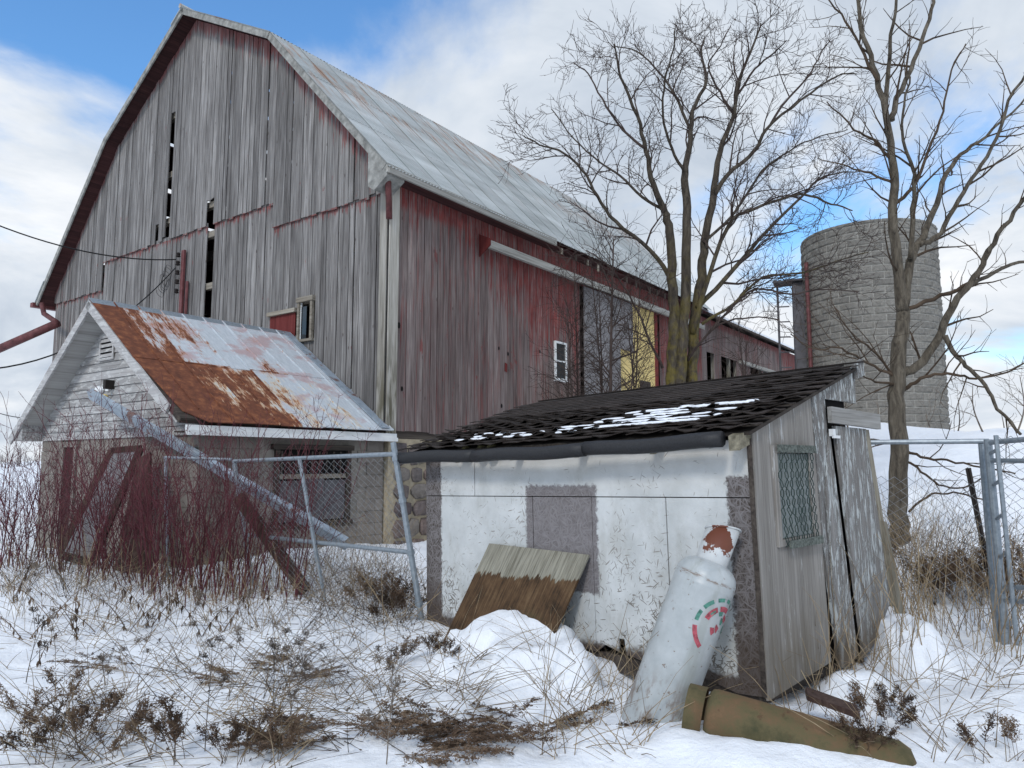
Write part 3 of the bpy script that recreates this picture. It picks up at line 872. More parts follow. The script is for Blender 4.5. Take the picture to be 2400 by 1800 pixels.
# near lower slope: corrugated sheets
def corrugated(P, Q, s0, s1, x0, x1, n0, amp=0.011, waves=9, per=4):
    mb = MB(); nseg = waves * per
    for i in range(nseg + 1):
        x = x0 + (x1 - x0) * i / nseg
        h = n0 + amp * cos(2 * pi * i / per)
        mb.v.append(slope_pt(P, Q, s0, h, x)); mb.v.append(slope_pt(P, Q, s1, h, x))
    for i in range(nseg):
        mb.f.append((2*i, 2*i+2, 2*i+3, 2*i+1))
    return mb
P, Q = PROF[1], PROF[0]
L = sqrt((Q[0]-P[0])**2 + (Q[1]-P[1])**2)
ncol = 21
cw = (BL + 0.55) / ncol
for j in range(ncol):
    x0 = XF - .03 + j * cw
    for r, (s0, s1, n) in enumerate(((0.0, 1.75, .020), (1.70, 3.45, .014), (3.40, L + .10, .008))):
        corrugated(P, Q, s0, s1 + R1.uniform(-.02, .02), x0, x0 + cw + .02, n + (0.003 if j % 2 else 0)).build('roof_sheet', M_corr, barn, smooth=True)
for P, Q in ((PROF[1], PROF[2]), (PROF[2], PROF[3]), (PROF[3], PROF[4])):
    L = sqrt((Q[0]-P[0])**2 + (Q[1]-P[1])**2)
    pass
P, Q = PROF[2], PROF[1]
L = sqrt((Q[0]-P[0])**2 + (Q[1]-P[1])**2)
corrugated(P, Q, -0.05, L + .05, XF - .03, BL + .1, .012, waves=160).build('upper_roof_sheeting', M_corr, barn, smooth=True)
# far slopes: separate strips of sheeting, so that daylight shows between the deck boards
mb = MB(); slab(mb, PROF[2], PROF[3], 0.0, 0.5, -.015, .01, XF - .03, BL + .1); slab(mb, PROF[3], PROF[4], 4.6, 5.34, -.015, .01, XF - .03, BL + .1)
mb.build('upper_roof_sheeting', M_corr, barn)
MB().tube([(XF - .05, 6.75, 12.37), (BL + .1, 6.75, 12.37)], 0.06, 8).build('ridge_cap', M_corr, barn)
# back wall
mb = MB(); 
mb.prism([(BL, 0, 2.1), (BL, WL, 2.1), (BL, WL, 6.3), (BL, 10.4, 10.0), (BL, 6.75, 12.2), (BL, 3.2, 10.3), (BL, 0, 6.8)], (-.03, 0, 0)).build('back_wall', M_side, barn)
mb = MB().box(0.02, BL, WL - .03, WL, 2.1, 6.2); mb.build('left_wall', M_side, barn)
# side fascia board, broken off, and bare rafter tails after it
slab_m = MB(); slab_m.quadbox([(XF, -.36, 6.55), (4.85, -.36, 6.55), (4.85, -.32, 6.55), (XF, -.32, 6.55), (XF, -.36, 6.69), (4.85, -.36, 6.71), (4.85, -.32, 6.71), (XF, -.32, 6.69)])
slab_m.build('eave_fascia', M_fascia, barn)
MB().quadbox([(XF, -.40, 6.53), (4.72, -.40, 6.53), (4.72, -.36, 6.53), (XF, -.36, 6.53), (XF, -.415, 6.62), (4.72, -.415, 6.62), (4.72, -.36, 6.62), (XF, -.36, 6.62)]).build('eave_moulding', M_fascia, barn)
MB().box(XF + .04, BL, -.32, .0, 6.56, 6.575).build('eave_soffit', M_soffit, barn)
x = 5.1
while x < BL - .2:
    MB().box(x, x + .06, -.33, -.30, 6.45 - R1.random() * .10, 6.56).build('rafter_tail', M_girt if R1.random() < .3 else M_dark_wood, barn); x += R1.uniform(.45, 1.0)
# boxed eave return and the bit of red downspout at the near corner
MB().prism([(XF + .01, -.33, 6.72), (XF + .01, .16, 7.05), (XF + .01, .14, 6.40), (XF + .01, -.02, 6.30), (XF + .01, -.33, 6.50)], (.42, 0, 0)).build('eave_return', M_rake, barn)
MB().tube([(-.30, -.22, 6.52), (-.28, -.20, 6.36), (-.16, -.10, 6.15), (-.13, -.08, 5.86)], .055, 8).build('downspout_stub', M_rustpipe, barn, smooth=True)
# sliding door track cover
MB().quadbox([(2.45, -.30, 6.03), (13.8, -.30, 6.03), (13.8, -.02, 6.03), (2.45, -.02, 6.03), (2.45, -.26, 6.09), (13.8, -.26, 6.09), (13.8, -.02, 6.24), (2.45, -.02, 6.24)]).build('track_cover', M_fascia, barn)
MB().box(2.45, 13.8, -.315, -.30, 5.93, 6.085).build('track_board', M_fascia, barn)
MB().prism([(2.43, -.32, 5.98), (2.43, -.02, 5.78), (2.43, -.02, 6.26), (2.43, -.32, 6.12)], (.03, 0, 0)).build('track_end', M_red, barn)
# big doorway: grey sheets and a yellow boarded part
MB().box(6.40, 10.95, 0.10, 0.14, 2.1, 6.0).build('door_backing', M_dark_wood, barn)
for i in range(4):
    MB().box(6.42 + i * .62, 7.03 + i * .62, -.14 - .004 * (i % 2), -.11, 4.62 if i == 3 else 2.4, 5.95).build('door_panel', M_grey_sheet, barn)
MB().box(8.92, 8.99, -.15, -.08, 4.6, 5.95).build('door_stile', M_grey_sheet, barn)
for i in range(14):
    MB().box(8.30, 10.55, -.045 + .003 * (i % 2), -.02, 2.5 + i * .25, 2.742 + i * .25).build('yellow_board', M_yellow, barn)
MB().box(9.55, 10.2, -.07, -.03, 2.5, 3.9).build('small_door', M_dark_wood, barn)
MB().box(9.62, 9.95, -.085, -.06, 2.6, 3.6).build('small_door_panel', M_grey_sheet, barn)
MB().box(10.55, 10.75, -.06, 0.02, 2.3, 5.95).build('door_jamb', M_red, barn)
# side window: white frame, two sashes
wx0, wx1, wz0, wz1 = 5.22, 5.72, 3.52, 4.43
wn = MB(); fw = .045
wn.box(wx0, wx1, -.065, -.01, wz0, wz0 + fw).box(wx0, wx1, -.065, -.01, wz1 - fw, wz1).box(wx0, wx0 + fw, -.065, -.01, wz0 + fw, wz1 - fw).box(wx1 - fw, wx1, -.065, -.01, wz0 + fw, wz1 - fw)
win = wn.build('window', M_white, barn)
MB().box(wx0 + fw, wx1 - fw, -.055, -.02, 3.955, 3.99).build('meeting_rail', M_white, win)
MB().box(wx0 + fw, wx1 - fw, -.035, -.03, 3.99, wz1 - fw).build('pane', M_glass, win)
MB().box(wx0 + fw, wx1 - fw, -.045, -.04, wz0 + fw, 3.955).build('pane', M_glass, win)
MB().box(wx0 - .02, wx1 + .02, -.085, -.01, wz0 - .03, wz0).build('sill', M_white, win)
# gable window and red hatch
wn = MB(); 
wn.box(-.09, -.03, 2.03, 2.09, 3.97, 4.77).box(-.09, -.03, 2.42, 2.48, 3.97, 4.77).box(-.10, -.03, 2.0, 2.5, 3.92, 3.97).box(-.11, -.03, 2.0, 2.5, 4.70, 4.80)
win = wn.build('window', M_girt, barn)
MB().box(-.05, -.02, 2.40, 2.42, 3.97, 4.70).box(-.05, -.02, 2.09, 2.12, 3.97, 4.70).build('sash', M_white, win)
MB().box(-.045, -.04, 2.24, 2.40, 3.97, 4.62).build('pane', M_glass, win)
MB().box(-.05, -.03, 2.58, 3.40, 3.5, 4.55).build('hatch', M_red, barn)
MB().box(-.11, -.03, 2.54, 3.44, 4.54, 4.62).build('hatch_rail', M_girt, barn)
# red conduit posts and insulators on the gable
ins = MB().box(-.12, -.07, 6.70, 6.82, 4.9, 6.52).build('wire_bracket', M_rustpipe, barn)
for z in (5.5, 5.72, 5.94, 6.16, 6.36):
    MB().lathe([(.02, 0), (.06, .02), (.035, .05), (.055, .08), (.03, .11)], 8, Matrix.Translation((-.16, 6.88, z))).build('insulator', M_tpost, ins)
MB().tube([(-.09, 6.55, 4.6), (-.09, 6.55, 5.75)], .035, 6).build('conduit', M_rustpipe, barn)
mb = MB()
for k in range(5):
    c = Vector((-.22, 7.2 + .06 * k, 5.95 - .05 * k)); r = .22 + .05 * R1.random()
    mb.tube([c + Vector((.03 * sin(3 * q), r * .7 * cos(q), r * sin(q))) for q in np.linspace(0, 6.0, 22)], .006, 3)
mb.build('wire_coil', M_cable, barn)
# left eave gutter end and long red rain pipe
MB().box(XF - .08, BL, 14.02, 14.20, 6.05, 6.18).build('eave_gutter', M_rustpipe, barn)
pL = [local_on(BARN_M, 98, 712, 0, -.5), local_on(BARN_M, 103, 735, 0, -.5), local_on(BARN_M, 128, 752, 0, -.45), local_on(BARN_M, 133, 757, 0, -.5)]
MB().tube(pL, .07, 8).build('downspout', M_rustpipe, barn, smooth=True)
pa = local_on(BARN_M, 136, 757, 0, -.5); pb = local_on(BARN_M, -30, 830, 0, -1.5)
MB().tube([pa, pb], .11, 10).build('rain_pipe', M_rustpipe, barn, smooth=True)
# ridge ventilator peeping over the roof break
vent = MB().box(13.3, 14.0, 6.45, 7.05, 12.2, 12.62).build('ridge_ventilator', M_corr, barn)
MB().prism([(13.15, 6.3, 12.62), (13.15, 7.2, 12.62), (13.15, 6.75, 12.85)], (1.0, 0, 0)).build('ventilator_roof', M_corr, vent)

# stone foundation: mortar core, field stones proud of it
fnd = MB().box(0.03, BL, 0.0, .5, -0.4, 2.02).box(0.0, .5, 5.2, WL, -0.4, 2.02).build('foundation_wall', M_mortar, barn)
MB().box(0.5, BL, .5, WL, -.4, .1).build('cellar_floor', M_dark_wood, barn)
def stone(cx, cz, w, h, seed, face='side'):
    rr = random.Random(seed); n = 9
    pts = []
    for k in range(n):
        q = 2 * pi * k / n + rr.uniform(-.15, .15)
        e = .5 / max(abs(cos(q)), abs(sin(q))) ** .72
        pts.append((cx + w * e * cos(q) * rr.uniform(.9, 1.08), cz + h * e * sin(q) * rr.uniform(.9, 1.08)))
    mb = MB(); d0, d1 = 0.01, -rr.uniform(.045, .075)
    ring0 = [(p[0], d0, p[1]) for p in pts]
    ring1 = [(cx + (p[0]-cx) * .96, d1 * .55, cz + (p[1]-cz) * .96) for p in pts]
    ring2 = [(cx + (p[0]-cx) * .72, d1 + rr.uniform(-.008, .008), cz + (p[1]-cz) * .72) for p in pts]
    mb.v = ring0 + ring1 + ring2 + [(cx, d1 * 1.1, cz)]
    for a in (0, n):
        for k in range(n):
            mb.f.append((a+k, a+(k+1) % n, a+n+(k+1) % n, a+n+k))
    for k in range(n):
        mb.f.append((2*n+k, 2*n+(k+1) % n, 3*n))
    if face != 'side':
        mb.v = [(b - .0, a, c) for (a, b, c) in mb.v]
    mb.build('stone', M_stone, fnd)
z = 0.02; row = 0
while z < 2.0:
    h = R1.uniform(.26, .42) if z < 1.5 else 1.98 - z
    if z + h > 1.98: h = 1.98 - z
    if h < .1: break
    x = 0.05 + R1.uniform(0, .12)
    while x < 4.2:
        w = R1.uniform(.30, .62)
        stone(x + w/2, z + h/2, w * .93, h * .9, R1.random()); x += w
    z += h

# ---- lower extension behind the main barn
lean = thing('barn_extension', 'low red barn extension with open stalls beyond the mossy tree', 'barn', BARN_M, off=(BL, 0, 2.0))
x = BL + .03; XE = 26.6
opens = ((14.6, 15.35), (16.05, 17.6), (19.1, 20.35), (20.65, 20.95), (21.2, 22.1))
while x < XE:
    w = R1.choice((.19, .22, .26)); x1 = min(x + w, XE); xm = (x + x1) / 2
    yo = -0.02 + R1.uniform(-.008, .006)
    inop = any(a < xm < b for a, b in opens)
    mb = MB(); mb.prism([(x + .004, yo, 5.35 if inop else 2.2), (x1 - .004, yo, 5.35 if inop else 2.2), (x1 - .004, yo, 6.5), (x + .004, yo, 6.5)], (0, .024, 0))
    mb.build('siding_board', M_side2, lean); x = x1
for xx in (14.55, 15.4, 16.9, 17.65, 19.05, 20.5, 21.05, 22.15, 24):
    MB().box(xx, xx + .1, .02, .14, 2.2, 6.4).build('post', M_trim, lean)
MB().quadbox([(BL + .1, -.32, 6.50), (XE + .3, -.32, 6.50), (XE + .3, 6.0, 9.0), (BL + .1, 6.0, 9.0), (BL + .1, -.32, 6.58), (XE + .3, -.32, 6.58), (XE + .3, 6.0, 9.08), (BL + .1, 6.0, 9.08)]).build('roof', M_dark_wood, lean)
MB().quadbox([(BL + .1, -.26, 6.60), (XE + .3, -.26, 6.60), (XE + .3, 6.0, 9.085), (BL + .1, 6.0, 9.085), (BL + .1, -.24, 6.70), (XE + .3, -.24, 6.70), (XE + .3, 6.0, 9.18), (BL + .1, 6.0, 9.18)]).build('roof_snow', M_snow_patch, lean)
MB().box(17.7, XE, -.16, -.04, 5.28, 5.40).build('track_cover', M_fascia, lean)
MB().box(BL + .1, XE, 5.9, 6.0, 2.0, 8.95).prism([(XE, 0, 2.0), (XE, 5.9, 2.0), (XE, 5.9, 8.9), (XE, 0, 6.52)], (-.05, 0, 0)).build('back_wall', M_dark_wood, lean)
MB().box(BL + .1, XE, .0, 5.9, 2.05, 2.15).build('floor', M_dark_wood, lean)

# ================================================================== MILKHOUSE
MX, MR, MXF = -3.40, 0.08, -3.78          # front wall plane, right wall plane, rake plane
milk = thing('milkhouse', 'small block milkhouse with rusty peeling metal roof against the barn', 'outbuilding', BARN_M, off=(MXF, 0, 0.0))
RY, RZ = 2.72, 4.13                       # ridge
EY0, EZ0, EY1, EZ1 = -0.12, 2.17, 5.5, 2.04
MWL = 5.1
# block walls, each block a piece
jw = MB().box(MX + .02, 0.0, MR + .02, MWL - .02, -0.2, 2.0).build('wall_core', M_bmortar, milk)
# window and door openings on the core are shown by inset frames
def blocks(face, a0, a1, skip):
    z = 0.0; row = 0
    while z < 1.99:
        h = min(.2, 2.0 - z); a = a0 - (.2 if row % 2 else 0)
        while a < a1 - .01:
            s, e = max(a, a0), min(a + .4, a1)
            if e - s > .03 and not any(e > q[0] + .02 and s < q[1] - .02 and z + h > q[2] + .02 and z < q[3] - .02 for q in skip):
                g = .004
                if face == 'side':
                    MB().box(s + g, e - g, MR + R1.uniform(-.002, .002), MR + .03, z + g, z + h - g).build('block', M_block, milk)
                else:
                    MB().box(MX + R1.uniform(-.002, .002), MX + .03, s + g, e - g, z + g, z + h - g).build('block', M_block, milk)
            a += .4
        z += .2; row += 1
blocks('side', MX + .02, 0.0, [(-2.2, -.75, .70, 1.85)])
blocks('front', MR, MWL, [(3.72, 4.25, 0.0, 1.85)])
# side window: recessed dark opening boarded below
win = MB().box(-2.2, -2.12, MR - .04, MR + .06, .70, 1.85).box(-.83, -.75, MR - .04, MR + .06, .70, 1.85).box(-2.25, -.70, MR - .05, MR + .06, 1.80, 1.88).box(-2.25, -.70, MR - .05, MR + .06, .62, .70).build('window', M_dark_wood, milk)
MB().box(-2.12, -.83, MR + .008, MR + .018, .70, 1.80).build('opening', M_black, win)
for i in range(3):
    MB().box(-2.10 + i * .42, -1.69 + i * .42, MR - .01, MR + .004, .72, 1.33 + .03 * (i % 2)).build('board', M_board_dark, win)
for i in range(9):
    MB().box(-2.08 + i * .14, -2.05 + i * .14, MR - .006, MR + .004, 1.42, 1.78).build('bar', M_dark_wood, win)
MB().box(-2.11, -.84, MR - .012, MR + .006, 1.36, 1.43).build('rail', M_girt, win)
# narrow dark red door on the front
dr = MB().box(MX - .02, MX + .04, 3.72, 3.80, 0, 1.86).box(MX - .02, MX + .04, 4.17, 4.25, 0, 1.86).box(MX - .03, MX + .04, 3.66, 4.31, 1.86, 1.95).build('door', M_block, milk)
MB().box(MX + .005, MX + .018, 3.80, 4.17, 0, 1.86).build('door_leaf', M_soffit, dr)
# clapboard gable
z = 1.98; i = 0
def milk_roof(y):
    return EZ0 + (RZ - EZ0) * (y - EY0) / (RY - EY0) if y < RY else EZ1 + (RZ - EZ1) * (EY1 - y) / (EY1 - RY)
def span(z):
    lo = EY0 + (RY - EY0) * (z + .06 - EZ0) / (RZ - EZ0); hi = EY1 - (EY1 - RY) * (z + .06 - EZ1) / (RZ - EZ1)
    return max(lo, MR - .02), min(hi, MWL + .02)
while z < RZ - .12:
    h = .135
    a, b = span(z); a2, b2 = span(min(z + h, RZ - .08))
    if b2 - a2 < .02: a2 = b2 = (a2 + b2) / 2; b2 += .01
    off1, off2 = MX - .028, MX - .010
    mb = MB(); mb.quadbox([(off1, a, z), (MX + .01, a, z), (MX + .01, b, z), (off1, b, z), (off2, a2, z + h - .004), (MX + .01, a2, z + h - .004), (MX + .01, b2, z + h - .004), (off2, b2, z + h - .004)])
    mb.build('clapboard', M_clap, milk); z += h
# louvred vent
lv = MB().box(MX - .05, MX - .03, 2.56, 2.60, 3.22, 3.62).box(MX - .05, MX - .03, 3.0, 3.04, 3.22, 3.62).box(MX - .05, MX - .03, 2.6, 3.0, 3.58, 3.62).box(MX - .05, MX - .03, 2.6, 3.0, 3.22, 3.26).build('vent', M_clap, milk)
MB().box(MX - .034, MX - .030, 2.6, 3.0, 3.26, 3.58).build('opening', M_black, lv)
for k in range(4):
    zz = 3.27 + k * .08
    MB().quadbox([(MX - .055, 2.6, zz), (MX - .05, 2.6, zz), (MX - .05, 3.0, zz), (MX - .055, 3.0, zz), (MX - .04, 2.6, zz + .055), (MX - .035, 2.6, zz + .055), (MX - .035, 3.0, zz + .055), (MX - .04, 3.0, zz + .055)]).build('slat', M_clap, lv)
# flood lamp
lamp = MB().box(MX - .06, MX - .02, 2.62, 2.72, 2.72, 2.80).build('flood_lamp', M_white, milk)
MB().lathe([(.03, 0), (.035, .1), (.075, .2), (.08, .22)], 12, Matrix.Translation((MX - .05, 2.72, 2.78)) @ Matrix.Rotation(rad(-100), 4, 'X')).build('lamp_head', M_white, lamp, smooth=True)
MB().box(MX - .16, MX - .03, 2.50, 2.58, 2.74, 2.88).build('sensor', M_tpost, lamp)
MB().lathe([(.01, 0), (.05, .02), (.05, .05), (.01, .07)], 10, Matrix.Translation((MX - .09, 2.66, 2.60))).build('lamp_globe', M_yellow, lamp)
# roof: flat seamed sheets, two rows each slope
rp = (RY, RZ)
for side, E in (('r', (EY0, EZ0)), ('l', (EY1, EZ1))):
    L = sqrt((E[0]-RY)**2 + (E[1]-RZ)**2)
    n = 10; cw = (0.0 - MXF) / n
    mb = MB(); slab(mb, rp, E, 0.0, L - .06, -0.10, -0.02, MXF + .04, 0.0); mb.build('roof_deck', M_dark_wood, milk)
    for j in range(n):
        x0 = MXF + j * cw
        for r, (s0, s1, nn) in enumerate(((0.0, L * .53, .012), (L * .53 - .05, L + .04, .004))):
            mb = MB(); x1 = x0 + cw
            if j == 0 and r == 1 and side == 'r':
                # torn front corner
                c = [slope_pt(rp, E, s, q, x) for q in (nn - .012, nn) for (s, x) in ((s0, x0), (s0, x1), (s1, x1), (s1 - .25, x0 + .12))]
                mb.quadbox(c)
            else:
                slab(mb, rp, E, s0, s1 + R1.uniform(-.015, .015), nn - .012, nn, x0, x1 - .002)
            slab(mb, rp, E, s0, s1 - (.3 if (j == 0 and r == 1) else 0), nn, nn + .018, x1 - .022, x1 - .004)
            mb.build('roof_sheet', M_rustroof, milk)
    mb = MB(); slab(mb, rp, E, 0.0, L - (.35 if side == 'r' else .0), -0.15, -0.01, MXF - .01, MXF + .025); mb.build('rake_board', M_clap, milk)
    mb = MB(); slab(mb, rp, E, 0.02, L - .1, -0.125, -0.105, MXF + .03, MX); mb.build('soffit', M_soffit_w, milk)
MB().prism([(MXF, RY - .14, RZ - .085), (MXF, RY, RZ + .03), (MXF, RY + .14, RZ - .085), (MXF, RY, RZ - .0)], (-MXF, 0, 0)).build('ridge_cap', M_galv, milk)
# flashing up the barn wall
mb = MB(); E = (EY0, EZ0); L = sqrt((E[0]-RY)**2 + (E[1]-RZ)**2)
slab(mb, rp, E, 0.05, L, .02, .035, -.26, -.075); mb.build('flashing', M_gutter, milk)
# white fascia along the right eave, box end at the left eave
MB().box(MXF + .1, 0.12, -.11, -.07, 1.98, 2.10).build('eave_fascia', M_white, milk)
MB().box(MXF + .1, 0.10, -.16, -.11, 1.965, 2.03).build('eave_moulding', M_white, milk)
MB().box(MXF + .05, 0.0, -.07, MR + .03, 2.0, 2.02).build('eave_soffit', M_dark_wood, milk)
MB().prism([(MXF + .03, 5.02, 1.98), (MXF + .03, 5.45, 1.98), (MXF + .03, 5.02, 2.30)], (.38, 0, 0)).build('eave_return', M_clap, milk)

# ================================================================== SHED
R2 = random.Random(5)
shed = thing('shed', 'low leaning shed of peeling white boards with curled black shingles', 'shed', SHED_M)
SL = 3.24                                           # length of the front wall
def osb(poly, off=0.0, name='strand_board'):
    MB().prism([(off, y, z) for y, z in poly], (.016, 0, 0)).build(name, M_osb, shed)
g = .0035
jag = [(SL - i * .16, .06 + .05 * R2.random()) for i in range(1, 13)]
# lower row: board left of the patch, patch, board right of it, last board
osb([(SL, 0.0), (SL, 1.19 - g), (1.882 + g, 1.19 - g), (1.882 + g, .06), (2.3, .05), (2.7, .0)], 0.0)
osb([(1.882 - g, .05), (1.882 - g, 1.19 - g), (1.283 + g, 1.19 - g), (1.283 + g, .10), (1.5, .12), (1.7, .04)], .003)
osb([(1.283 - g, .10), (1.283 - g, 1.19 - g), (.645 + g, 1.19 - g), (.645 + g, .14), (.8, .09), (1.02, .12), (1.03, .22), (1.08, .22), (1.085, .13), (1.2, .16)], 0.0)
osb([(.645 - g, .13), (.645 - g, 1.19 - g), (0.0, 1.19 - g), (0.0, .03), (.2, .02), (.45, .08)], .003)
# upper strip
osb([(SL, 1.19 + g), (SL, 1.50), (2.566 + g, 1.51), (2.566 + g, 1.19 + g)], -.002)
osb([(2.566 - g, 1.19 + g), (2.566 - g, 1.51), (0.0, 1.55), (0.0, 1.19 + g)], .001)
MB().box(.03, .10, .04, SL - .02, -.02, .10).build('sill_beam', M_dark_wood, shed)
MB().box(.12, 1.5, .05, SL - .05, -.03, .02).build('floor', M_dark_wood, shed)
MB().box(1.50, 1.53, .02, SL, -.05, 2.05).build('back_wall', M_dark_wood, shed)
MB().prism([(0.02, SL, 0), (1.5, SL, 0), (1.5, SL, 2.03), (0.02, SL, 1.5)], (0, -.02, 0)).build('left_wall', M_plygrey, shed)
# end wall (faces right): grey plywood, flaking board, header, hanging door
def endpoly(px, name, mat, off=0.0, th=.018):
    MB().prism([(p[0], off, p[1]) for p in [SE(u, v, off) for u, v in px]], (0, th, 0)).build(name, mat, shed)
MB().prism([(-.015, -.012, .02), (.885, -.012, .075), (.862, -.012, 1.875), (-.015, -.012, 1.595)], (0, .016, 0)).build('plywood_panel', M_plygrey, shed)
MB().prism([(.878, -.016, .9), (.868, -.016, 1.88), (1.70, -.016, 2.155), (1.68, -.016, 1.86), (1.09, -.016, 1.86), (1.12, -.016, .12), (1.0, -.016, .06)], (0, .018, 0)).build('flaking_board', M_flake, shed)
MB().prism([(.99, -.018, .02), (1.13, -.018, .0), (1.30, -.018, .06), (1.22, -.018, .7), (1.10, -.018, 1.62), (.96, -.018, 1.2)], (0, -.012, 0)).build('flaking_board', M_flake, shed)
MB().prism([(1.16, -.045, 1.665), (1.80, -.03, 1.665), (2.02, -.03, .32), (1.60, -.05, .10), (1.36, -.05, .02), (1.30, -.05, .5)], (0, .022, 0)).build('door', M_flake, shed)
MB().prism([(1.07, -.035, 1.685), (1.98, -.05, 1.665), (1.99, -.05, 1.785), (1.075, -.035, 1.80)], (0, -.03, 0)).build('header_board', M_header, shed)
MB().prism([(1.78, -.03, 1.66), (1.86, -.03, 1.66), (2.14, -.04, .30), (2.05, -.04, .28)], (0, .05, 0)).build('door_post', M_stud, shed)
MB().prism([(1.93, -.06, .95), (2.0, -.06, .93), (2.22, -.07, .12), (2.10, -.07, .10)], (0, .03, 0)).build('door_post', M_stud, shed)
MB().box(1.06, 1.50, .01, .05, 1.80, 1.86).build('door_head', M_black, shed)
MB().box(1.085, 1.13, -.06, -.03, 1.59, 1.64).box(1.085, 1.20, -.062, -.05, 1.575, 1.595).build('hinge', M_white, shed)
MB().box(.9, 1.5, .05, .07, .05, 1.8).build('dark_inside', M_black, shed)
# corner batten and rotten rafter end
MB().prism([(-.02, -.005, 0.04), (-.02, .022, 0.04), (-.02, .022, 1.5), (-.02, -.005, 1.55)], (-.012, 0, 0)).build('corner_batten', M_dark_wood, shed)
MB().quadbox([(-.16, .0, 1.475), (.30, .0, 1.61), (.30, .07, 1.61), (-.16, .07, 1.475), (-.16, .0, 1.565), (.30, .0, 1.70), (.30, .07, 1.70), (-.16, .07, 1.565)]).build('rafter', M_rotwood, shed)
for yy in (.62, 1.28, 1.95, 2.62, 3.16):
    MB().quadbox([(-.13, yy, 1.475), (1.5, yy, 2.00), (1.5, yy + .045, 2.00), (-.13, yy + .045, 1.475), (-.13, yy, 1.565), (1.5, yy, 2.10), (1.5, yy + .045, 2.10), (-.13, yy + .045, 1.565)]).build('rafter', M_stud, shed)
MB().box(-.135, -.131, .625, .66, 1.50, 1.56).build('sticker', M_white, shed)
MB().box(-.138, -.135, .648, .654, 1.515, 1.55).box(-.138, -.135, .632, .640, 1.51, 1.52).build('sticker_print', M_black, shed)
for yy in (2.30, 2.42, 2.62):
    mb = MB(); mb.lathe([(.05, 0), (.07, .03), (.06, .09), (.04, .12)], 9, Matrix.Translation((-.03, yy, 1.50)))
    mb.build('moss_clump', M_mossend, shed, smooth=True)
# window with wire netting
w0, w1, wz0, wz1 = .21, .77, .88, 1.51
wn = MB(); wn.prism([(w0, -.03, wz0), (w1, -.03, wz0 + .01), (w1, -.03, wz0 + .05), (w0, -.03, wz0 + .04)], (0, .02, 0)); wn.prism([(w0, -.03, wz1 - .05), (w1, -.03, wz1 - .04), (w1, -.03, wz1), (w0, -.03, wz1)], (0, .02, 0))
wn.box(w0, w0 + .05, -.03, -.012, wz0 + .04, wz1 - .05).box(w1 - .05, w1, -.03, -.012, wz0 + .05, wz1 - .04)
win = wn.build('window', M_plygrey, shed)
MB().box(w0 + .05, w1 - .05, -.020, -.014, wz0 + .05, wz1 - .05).build('pane', M_dimglass, win)
mb = MB(); px_ = .075; rows = 11; dzz = (wz1 - wz0) / rows
for k in range(9):
    xk = w0 + .03 + k * px_
    if xk > w1 - .02: break
    pts = []
    for r in range(rows * 2 + 1):
        zz = wz0 + r * dzz / 2
        ph = r % 4
        dxx = (0.0, px_ * .5, px_ * .5, 0)[ph]
        pts.append((xk + dxx + R2.uniform(-.006, .006), -.045 - .012 * R2.random(), zz))
    pts = [(p[0] + .02 * sin(p[2] * 9), p[1], p[2]) for p in pts]
    mb.tube(pts, .0034, 4)
    mb.tube([(p[0] + (px_ * .5 if i % 4 in (0, 3) else -px_ * .5) * .98, p[1] - .002, p[2]) for i, p in enumerate(pts)], .0034, 4)
mb.build('wire_netting', M_greenwire, win)
MB().box(w0 + .02, w1 + .01, -.06, -.045, wz1 - .045, wz1 + .005).build('netting_hem', M_hem, win)
MB().box(w0 + .10, w1 + .02, -.06, -.045, wz0 - .015, wz0 + .035).build('netting_hem', M_hem, win)

# shed roof deck and shingles
RS0 = Vector((-.16, 0, 1.578)); RD = Vector((1.93, 0, .60)).normalized(); RN = Vector((-RD.z, 0, RD.x))
RL = 2.0
def rp_(s, y, n):
    p = RS0 + RD * s + RN * n
    return (p.x, y, p.z)
mb = MB(); mb.quadbox([rp_(.06, -.04, -.03), rp_(RL, -.04, -.03), rp_(RL, 3.36, -.03), rp_(.06, 3.36, -.03), rp_(.06, -.04, -.008), rp_(RL, -.04, -.008), rp_(RL, 3.36, -.008), rp_(.06, 3.36, -.008)])
mb.build('roof_deck', M_dark_wood, shed)
def shingle_mesh(seed, curl):
    rr = random.Random(seed); mb = MB(); W, D, T = .298, .15, .008
    nxs, nys = 5, 3
    lift = [rr.uniform(.2, 1) * curl for _ in range(nxs)]
    rows = []
    for layer in (0, 1):
        for j in range(nys):
            for i in range(nxs):
                yy = W * (i / (nxs - 1) - .5)
                ed = rr.uniform(-.012, .008) * (1 if j == 0 else 0) if layer == 0 else rows[j * nxs + i][3]
                s = ed + D * j / (nys - 1)
                f = max(0, 1 - j / (nys - 1)) ** 2
                edge = abs(i / (nxs - 1) - .5) * 2
                n = lift[i] * f * (.35 + .65 * edge) + .004 + .009 * (1 - j / (nys - 1)) + (T if layer else 0)
                p = RD * s + RN * n
                rows.append((p.x, yy, p.z, ed))
    mb.v = [r[:3] for r in rows]; q = nxs * nys
    for j in range(nys - 1):
        for i in range(nxs - 1):
            a = j * nxs + i
            mb.f.append((q + a, q + a + nxs, q + a + nxs + 1, q + a + 1)); 
    for i in range(nxs - 1):
        mb.f.append((i, q + i, q + i + 1, i + 1))
    for j in range(nys - 1):
        a = j * nxs; mb.f.append((a, a + nxs, q + a + nxs, q + a)); b = a + nxs - 1; mb.f.append((b, q + b, q + b + nxs, b + nxs))
    me = mb.mesh('shingle'); me.materials.append(M_shingle)
    return me
sh_flat = [shingle_mesh(k, .004) for k in range(4)]
sh_mid = [shingle_mesh(10 + k, .024) for k in range(5)]
sh_curl = [shingle_mesh(20 + k, .036) for k in range(6)]
NR = 22
